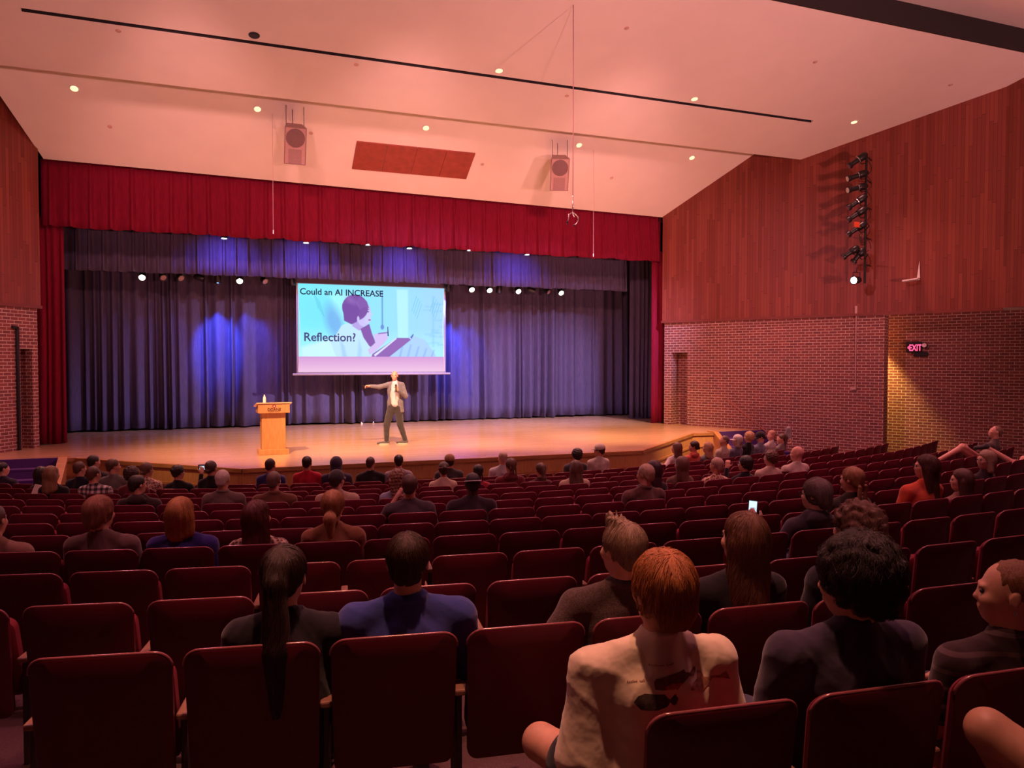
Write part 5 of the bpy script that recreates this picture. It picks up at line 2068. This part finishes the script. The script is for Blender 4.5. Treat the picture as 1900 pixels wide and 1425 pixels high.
# large, right
phone_guy = pp('person in dark grey hooded jacket with glasses, lit phone in hand', 2, -.77, .23, hair='full', hc=(.13, .085, .075), shirt=(.055, .045, .055), sleeve='long', hood='down', yaw=30, glasses=True, bulk=1.0,
               arms={-1: ((-.30, .25, .66), (-.40, .33, .86)), 1: ((.24, .28, .6), (.1, .5, .6))}, strands=1400, seat='under the person with the lit phone')
pp('woman with two blond braids and dark green top', 3, .52, .23, hair='braids', hc=(.36, .18, .08), shirt=(.035, .028, .02), female=True, bulk=1.2, L=.30, yaw=20, sleeve='long', strands=900, seat='under the two blond braids')
pp('woman in orange tee shirt with long dark brown hair and glasses', 3, 1.52, .30, hair='long', hc=(.09, .035, .02), shirt=(.62, .10, .045), female=True, bulk=1.3, L=.30, yaw=45, glasses=True, lean=.08, strands=1400, seat='under the orange tee shirt')
pp('girl with brown hair and beige top beside the orange tee shirt', 3, 2.06, .13, hair='long', hc=(.11, .05, .035), shirt=(.26, .14, .11), female=True, L=.22, yaw=45, hs=.95, strands=800, seat='under the girl beside the orange tee shirt')
pp('woman with greying blond bob and dark clothes at right', 4, 3.99, .20, hair='bob', hc=(.36, .24, .16), shirt=(.03, .015, .02), female=True, yaw=65, glasses=True, sleeve='long', strands=700, seat='under the greying blond bob at right')
# reclining pair by the right brick wall
pp('man in grey brown tee shirt reclining with a bare knee up near the brick wall', 6, 8.40, .33, hair='buzz', hc=(.20, .10, .07), shirt=(.10, .07, .06), skin='pink', yaw=35, pitch=18, shorts=True, fwd=-.05,
   legs={-1: ((-.52, .52, .90), (-.92, .80, .66)), 1: ((.10, .62, .52), (-.2, 1.0, .38))}, arms={-1: ((-.28, .25, .72), (-.48, .42, .90)), 1: ((.26, .25, .66), (.0, .5, .66))}, seat='under the reclining man by the brick wall')
pp('person at the right edge with bare legs stretched over the seat in front', 5, 8.05, .30, hair='short', hc=BR, shirt=(.12, .11, .13), skin='pink', shorts=True, yaw=30,
   legs={-1: ((-.28, .48, .66), (-.42, .86, .92)), 1: ((.16, .46, .70), (.02, .6, .2))}, arms={-1: ((-.24, .20, 1.25), (.0, .05, 1.22)), 1: ((.3, .2, .8), (.1, .5, .66))}, seat='under the bare legged person at the right edge')
# nearest people
pp('woman with very long dark ponytail hanging over the seat back, in black top', 0, -4.83, .22, hair='pony', hc=(.035, .014, .012), shirt=(.018, .014, .022), female=True, bulk=1.15, L=.50, yaw=-12, res=.008, strands=3000, seat='under the long dark ponytail')
pp('man in bright blue shirt with short dark brown hair', 0, -4.34, .25, hair='short', hc=(.045, .016, .010), shirt=(.04, .055, .27), bulk=1.22, yaw=-8, sleeve='long', collar=True, res=.008, strands=2600, seat='under the bright blue shirt')
pp('older man with spiky grey hair in brown tweed jacket', 0, -3.40, .25, hair='spiky', hc=(.30, .19, .14), shirt=(.075, .045, .045), kind='tweed', bulk=1.15, yaw=20, sleeve='long', collar=True, res=.008, strands=2600,
   arms={-1: ((-.40, .16, .62), (-.42, .42, .60)), 1: ((.26, .26, .62), (.1, .5, .6))}, seat='under the brown tweed jacket')
pp('woman with long straight brown hair and black top, right of the ginger haired boy', 0, -2.80, .26, hair='long', hc=(.15, .055, .035), shirt=(.014, .010, .016), female=True, bulk=1.12, L=.34, yaw=18, sleeve='long', res=.008, strands=3600, seat='under the long straight brown hair')
pp('woman with wavy brown hair and dark top, behind the dark curly head', 0, -2.18, .27, hair='curlylong', hc=(.14, .055, .04), shirt=(.02, .016, .028), female=True, bulk=1.12, L=.20, yaw=25, sleeve='long', res=.009, strands=2200, seat='under the wavy brown hair')
tee = pp('boy with ginger hair in cream tee shirt printed with fish, nearest the viewer', -1, -3.74, .30, hair='full', hc=(.50, .17, .06), shirt=(.80, .66, .52), bulk=1.2, yaw=10, res=.0075, strands=4200, shorts=True, lean=.03, fwd=.04, loose=True, fold=.010, pants=(.02, .02, .03),
         arms={-1: ((-.27, .22, .55), (-.16, .46, .60)), 1: ((.27, .26, .58), (.1, .5, .6))}, legs={-1: ((-.30, .55, .54), (-.05, .75, .22)), 1: ((.14, .58, .50), (.12, .62, .06))}, seat='under the ginger boy in fish tee shirt')
pp('broad person with big dark curly hair and dark tee shirt', -1, -3.06, .30, hair='curly', hc=(.022, .010, .012), shirt=(.045, .032, .065), bulk=1.28, yaw=38, pitch=-8, hs=1.08, res=.008, strands=4500, seat='under the big dark curly hair')
pp('person with shaved reddish hair in dark striped shirt, wearing an earring', -1, -2.40, .20, hair='buzz', hc=(.20, .075, .03), shirt=(.04, .02, .026), kind='stripe', bulk=1.12, yaw=48, res=.008, seat='under the shaved reddish head')
pp('person mostly out of frame at bottom right with one bare knee raised', -2, -2.75, .30, hair='short', hc=BR, shirt=(.05, .04, .05), shorts=True, yaw=20, skin='tan', fwd=.02,
   legs={-1: ((-.31, .66, .72), (-.02, .78, .35)), 1: ((.14, .55, .50), (.14, .58, .06))}, seat='under the person with a raised knee')

# things people hold or wear separately
r, h, A, sh, nk, bo = phone_guy
w = r.matrix_basis @ Vector(A[-1][1].tolist())
ph = empty('mobile_phone', w + Vector((-.01, .06, .10)), rad(-12), 'mobile phone with bright white screen held up by the grey hooded person', 'phone')
ph.rotation_euler = (rad(-8), rad(8), rad(-12))
MB().box((-.037, -.004, -.075), (.037, .004, .075)).build('phone_case', M_black, ph, bevel=.003)
MB().box((-.033, -.0048, -.069), (.033, -.0042, .069)).build('phone_screen', glow('phone_light', (.62, .82, 1.0), 1.3), ph)
MB().box((-.022, -.0052, -.05), (.022, -.0049, .02)).build('screen_text_block', glow('phone_grey', (.42, .6, .78), 1.0), ph)
P, th = seat_xy(10, -5.94)
c = Vector(P) + Matrix.Rotation(th, 3, 'Z') @ Vector((.27, .50, 1.13))
cm = empty('camera', c, th, 'black camera with glowing screen held up by the person with black bun', 'camera')
MB().box((-.07, -.03, -.045), (.07, .03, .05)).build('camera_body', M_black, cm, bevel=.006)
MB().box((-.045, -.034, -.03), (.045, -.031, .032)).build('camera_screen', glow('cam_screen', (.7, .75, .9), .9), cm)
m_ = MB()
m_.M = Matrix.Rotation(-PI / 2, 4, 'X')
m_.lathe([(.035, .03), (.035, .10), (.04, .12)], 16)
m_.build('camera_lens', M_black, cm, smooth='auto')
P, th = seat_xy(10, -8.0)
pa = tag(MB().box((-.09, -.002, -.12), (.09, .002, .12)).build('paper_sheet', M_white), 'white sheet of paper held low near the wavy dark blond haired woman', 'paper')
pa.location = Vector(P) + Vector((.0, -.32, .86))
pa.rotation_euler = (rad(-20), rad(10), th)
# bag strap
r, h, A, sh, nk, bo = [q for q in PP if 'bag strap' in q[0]['label']][0]
sb = MB()
pts = [nk + np.array([.10, .02, .06]), nk + np.array([.06, -.10, -.02]), nk + np.array([-.05, -.125, -.14]), nk + np.array([-.16, -.09, -.26])]
sb.tube([tuple(p) for p in pts], .008, 6)
sb.build('bag_strap', M_black, r)
# earring of the shaved person
r, h, A, sh, nk, bo = [q for q in PP if 'earring' in q[0]['label']][0]
m_ = MB()
q = Vector(h.p(-.089, -.006, -.040).tolist())
m_.tube([q, q + Vector((0, 0, -.012))], [.005, .006], 8)
m_.build('earring', M_chrome, r)

# fish and small lettering printed on the cream tee shirt
r, h, A, sh, nk, bo = tee
shirt_o = [c for c in r.children if c.name.startswith('shirt')][0]
bvh = BVHTree.FromPolygons([tuple(v.co) for v in shirt_o.data.vertices], [tuple(p.vertices) for p in shirt_o.data.polygons])


def on_back(x, z, off=.0015):
    hit = bvh.ray_cast(Vector((x, -1.0, z)), Vector((0, 1, 0)))
    if hit[0] is None:
        return Vector((x, .08, z))
    return hit[0] + hit[1] * off


def decal(name, outline, cx, cz, sx, sz, rot, mat, off=.002):
    c_, s_ = math.cos(rot), math.sin(rot)
    bm = bmesh.new()
    vs = [bm.verts.new((cx + (a * sx * c_ - b * sz * s_), 0, cz + (a * sx * s_ + b * sz * c_))) for a, b in outline]
    bm.faces.new(vs)
    bmesh.ops.triangulate(bm, faces=bm.faces)
    for _ in range(3):
        bmesh.ops.subdivide_edges(bm, edges=[e for e in bm.edges if e.calc_length() > .01], cuts=1)
        bmesh.ops.triangulate(bm, faces=bm.faces)
    for v in bm.verts:
        v.co = on_back(v.co.x, v.co.z, off)
    me = bpy.data.meshes.new(name)
    bm.to_mesh(me)
    bm.free()
    me.materials.append(mat)
    return link(bpy.data.objects.new(name, me), r)


fishA = [(-1, .10), (-.9, .35), (-.62, .55), (-.35, .75), (.35, .80), (.42, .40), (.62, .22), (.80, .48), (1.0, .45), (.95, .0), (.78, -.25), (.60, -.02), (.40, -.20), (.05, -.65), (-.1, -1.0), (-.3, -.75), (-.7, -.8), (-1.0, -.70), (-.85, -.35)]
fishB = [(-1, .0), (-.8, .6), (-.5, .8), (-.1, .72), (.35, .75), (.5, .35), (.62, .15), (.85, .70), (1.0, .2), (.92, -.3), (.80, -.5), (.62, -.1), (.5, -.55), (.1, -.8), (-.3, -.8), (-.7, -.7)]
fishC = [(-1, -.25), (-.85, .2), (-.55, .38), (-.5, .95), (-.3, .85), (-.2, .35), (.1, .30), (.55, .35), (.75, .85), (.85, .35), (1.0, -.05), (.7, .12), (.2, .12), (-.05, -.3), (-.3, -.6), (-.7, -.5)]
M_f1 = plain('print_maroon', (.16, .04, .04), .8, .5, 60)
M_f2 = plain('print_orange', (.42, .07, .03), .8, .3, 60)
M_f3 = plain('print_charcoal', (.06, .04, .035), .8, .6, 60)
M_f4 = plain('print_sepia', (.34, .15, .09), .8, .5, 60)
zc = h.H[2]
decal('printed_fish', fishA, .02, zc - .250, .078, .026, .06, M_f1)
decal('printed_fish_belly', [(-1, .2), (-.3, .9), (1, .3), (.3, -.9), (-.7, -.6)], .002, zc - .265, .032, .010, .05, M_f2, .003)
decal('printed_fish', fishB, -.055, zc - .308, .070, .030, -.02, M_f3)
decal('printed_fish', fishC, .14, zc - .280, .082, .034, -.06, M_f4)
for cx, cz, n in ((-.03, zc - .208, 14), (-.10, zc - .255, 10)):
    m_ = MB()
    rg = random.Random(n)
    for i in range(n):
        x0 = cx - .035 + i * .0052
        if i == n // 2 + 1:
            continue
        zz = cz + i * .0005
        a, b = on_back(x0, zz - .002, .002), on_back(x0 + .003, zz + (.002 if i % 3 else .004), .002)
        m_.tube([a, b], .0007, 4)
        m_.tube([b, on_back(x0 + .004, zz - .002, .002)], .0007, 4)
    m_.build('printed_caption', M_f4, r)
build_seats(SEATED)

# ------------------------------------------------------------------ the speaker on stage
sp = empty('person', (3.66, 17.9, SZ), PI + rad(-14), 'bald man in grey blazer and dark trousers speaking on stage, one arm stretched out', 'person')
h = Head((0.0, .02, 1.655), rad(-6), rad(2), 0, 1.0)
res = .008
neck = np.array([-.01, 0, 1.50])
shR, shL = np.array([.165, .0, 1.44]), np.array([-.175, .0, 1.44])
elR, wrR = np.array([.36, .06, 1.39]), np.array([.575, .12, 1.415])
elL, wrL = np.array([-.27, .06, 1.16]), np.array([-.085, .22, 1.315])
hipR, hipL = np.array([.07, 0, .90]), np.array([-.09, 0, .90])
knR, anR = np.array([.19, .04, .48]), np.array([.20, .02, .10])
knL, anL = np.array([-.13, .03, .49]), np.array([-.25, -.02, .11])
B = Blob(res)
add_head(B, h)
B.cap(h.p(0, -.02, -.05), neck, .055, .06)
B.cap(neck, (-.01, 0, 1.2), .05, .09, .03)
B.cap((-.01, 0, 1.2), (-.01, 0, .95), .09, .09, .03)
for a, e, w in ((shR, elR, wrR), (shL, elL, wrL)):
    B.cap(neck, a, .04, .045, .03)
    B.cap(a, e, .042, .036, .02)
    B.cap(e, w, .036, .027, .02)
add_hand(B, wrR, (1, .1, .05), (0, -.3, 1), 1.0, .75, 1, .009)
add_hand(B, wrL, (.35, .3, .75), (-.7, .6, .2), 1.0, 1.1, 1, .009)
for hp, kn, an in ((hipR, knR, anR), (hipL, knL, anL)):
    B.cap(hp, kn, .075, .05, .03)
    B.cap(kn, an, .048, .034, .02)
B.build('body', skin_mat('pink'), sp)
S = Blob(res)
S.ell((-.01, .035, 1.22), (.125, .10, .27), .03)
S.cap((-.01, .045, 1.46), (-.01, .05, .98), .075, .09, .03)
S.cap(neck + np.array([0, .01, .0]), neck + np.array([0, .005, .03]), .062, .058, .02)
S.build('shirt', cloth_mat((.6, .62, .75)), sp, folds(3, .002))
J = Blob(res)
J.ell((-.01, -.005, 1.28), (.185, .118, .22), .05)
J.ell((-.015, -.01, 1.02), (.185, .125, .22), .06)
J.cap((-.12, .02, 1.0), (-.155, .03, .80), .075, .07, .05)
J.cap((.10, -.02, 1.0), (.12, -.03, .84), .07, .06, .05)
J.cap((-.05, -.05, 1.0), (-.05, -.055, .80), .09, .085, .05)
for nb, a, e, w in ((neck + np.array([.03, -.01, .0]), shR, elR, wrR), (neck + np.array([-.03, -.01, .0]), shL, elL, wrL)):
    J.cap(nb, a, .045, .056, .04)
    J.cap(a, e, .062, .054, .03)
    J.cap(e, e + (w - e) * .92, .053, .042, .03)
J.ell((.028, .15, 1.33), (.030, .16, .20), .02, None, True)
J.ell((.035, .16, 1.10), (.048, .18, .24), .02, None, True)
J.ell((.045, .17, .86), (.075, .18, .16), .02, None, True)
J.cap(neck + np.array([0, .04, .02]), neck + np.array([0, .02, .10]), .055, .055, .01, None, True)
J.build('blazer', cloth_mat((.17, .165, .22)), sp, folds(8, .004), ((0, 0, .77), (0, 0, -1)))
T = Blob(res)
T.ell((-.01, 0, .93), (.155, .105, .10), .04)
for hp, kn, an, s_ in ((hipR, knR, anR, 0), (hipL, knL, anL, 1)):
    T.cap(hp + np.array([0, 0, -.02]), kn, .108, .078, .03)
    T.cap(kn, an + np.array([0, 0, -.01]), .078, .056, .03)
T.build('trousers', cloth_mat((.045, .04, .055)), sp, folds(5, .004))
for an, dx in ((anR, .20), (anL, .19)):
    F = Blob(res)
    F.cap(an + np.array([-.03, 0, -.045]), an + np.array([dx, .03, -.068]), .045, .032, .02, (1, 1.0, .85))
    F.ell(an + np.array([0, 0, -.01]), (.055, .045, .045), .02)
    so_ = F.build('shoe', cloth_mat((.10, .09, .11)), sp)
    mb = MB()
    c0 = an + np.array([.085, .012, 0])
    pts = [(c0[0] + .145 * math.cos(a), c0[1] + .05 * math.sin(a) * (1.0 - .15 * math.cos(a))) for a in [2 * PI * i / 20 for i in range(20)]]
    mb.prism(pts, .002, .028)
    mb.build('shoe_sole', plain('pale_sole', (.55, .5, .5), .6), sp)
mb = MB()
for sx in (-1, 1):
    e = h.p(sx * .031, .084, .006)
    m = MB()
    m.M = Matrix.Translation(Vector(e.tolist()))
    m.lathe([(.002, -.010), (.008, -.007), (.0105, 0), (.008, .007), (.002, .010)], 10)
    mb.f += [tuple(i + len(mb.v) for i in f) for f in m.f]
    mb.v += m.v
    mb.mi += m.mi
    mb.uv += m.uv
mb.build('eyes', plain('eye_dark', (.03, .02, .02), .2), sp, smooth=True)
mic = empty('handheld_microphone', sp.matrix_basis @ Vector((-.045, .30, 1.375)), 0, 'black handheld microphone in the left hand of the man on stage', 'microphone')
MB().tube([(0, 0, -.10), (.005, .03, .03)], [.011, .014], 10).build('mic_body', M_black, mic, smooth='auto')
m_ = MB()
m_.M = Matrix.Translation((.007, .04, .06))
m_.lathe([(.006, -.03), (.022, -.018), (.027, 0), (.022, .018), (.006, .027)], 14)
m_.build('mic_head', plain('mic_mesh', (.06, .05, .06), .5), mic, smooth=True)
ck = empty('slide_clicker', sp.matrix_basis @ Vector((.70, .135, 1.41)), 0, 'small dark slide remote in the outstretched hand of the man on stage', 'remote')
MB().box((-.04, -.012, -.010), (.04, .012, .010)).build('remote_body', M_black, ck, bevel=.004)
# small things along the foot of the backdrop
for i, (x, w) in enumerate(((4.35, 'left one'), (4.72, 'right one'))):
    t = tag(MB().lathe([(.03, 0), (.035, .02), (.03, .06), (.012, .08)], 12).build('floor_plug', M_chrome if i else M_white, smooth='auto'), 'small shiny metal object on the floor by the backdrop hem behind the speaker, ' + w, 'connector')
    t.location = (x - .5, 24.05, SZ)
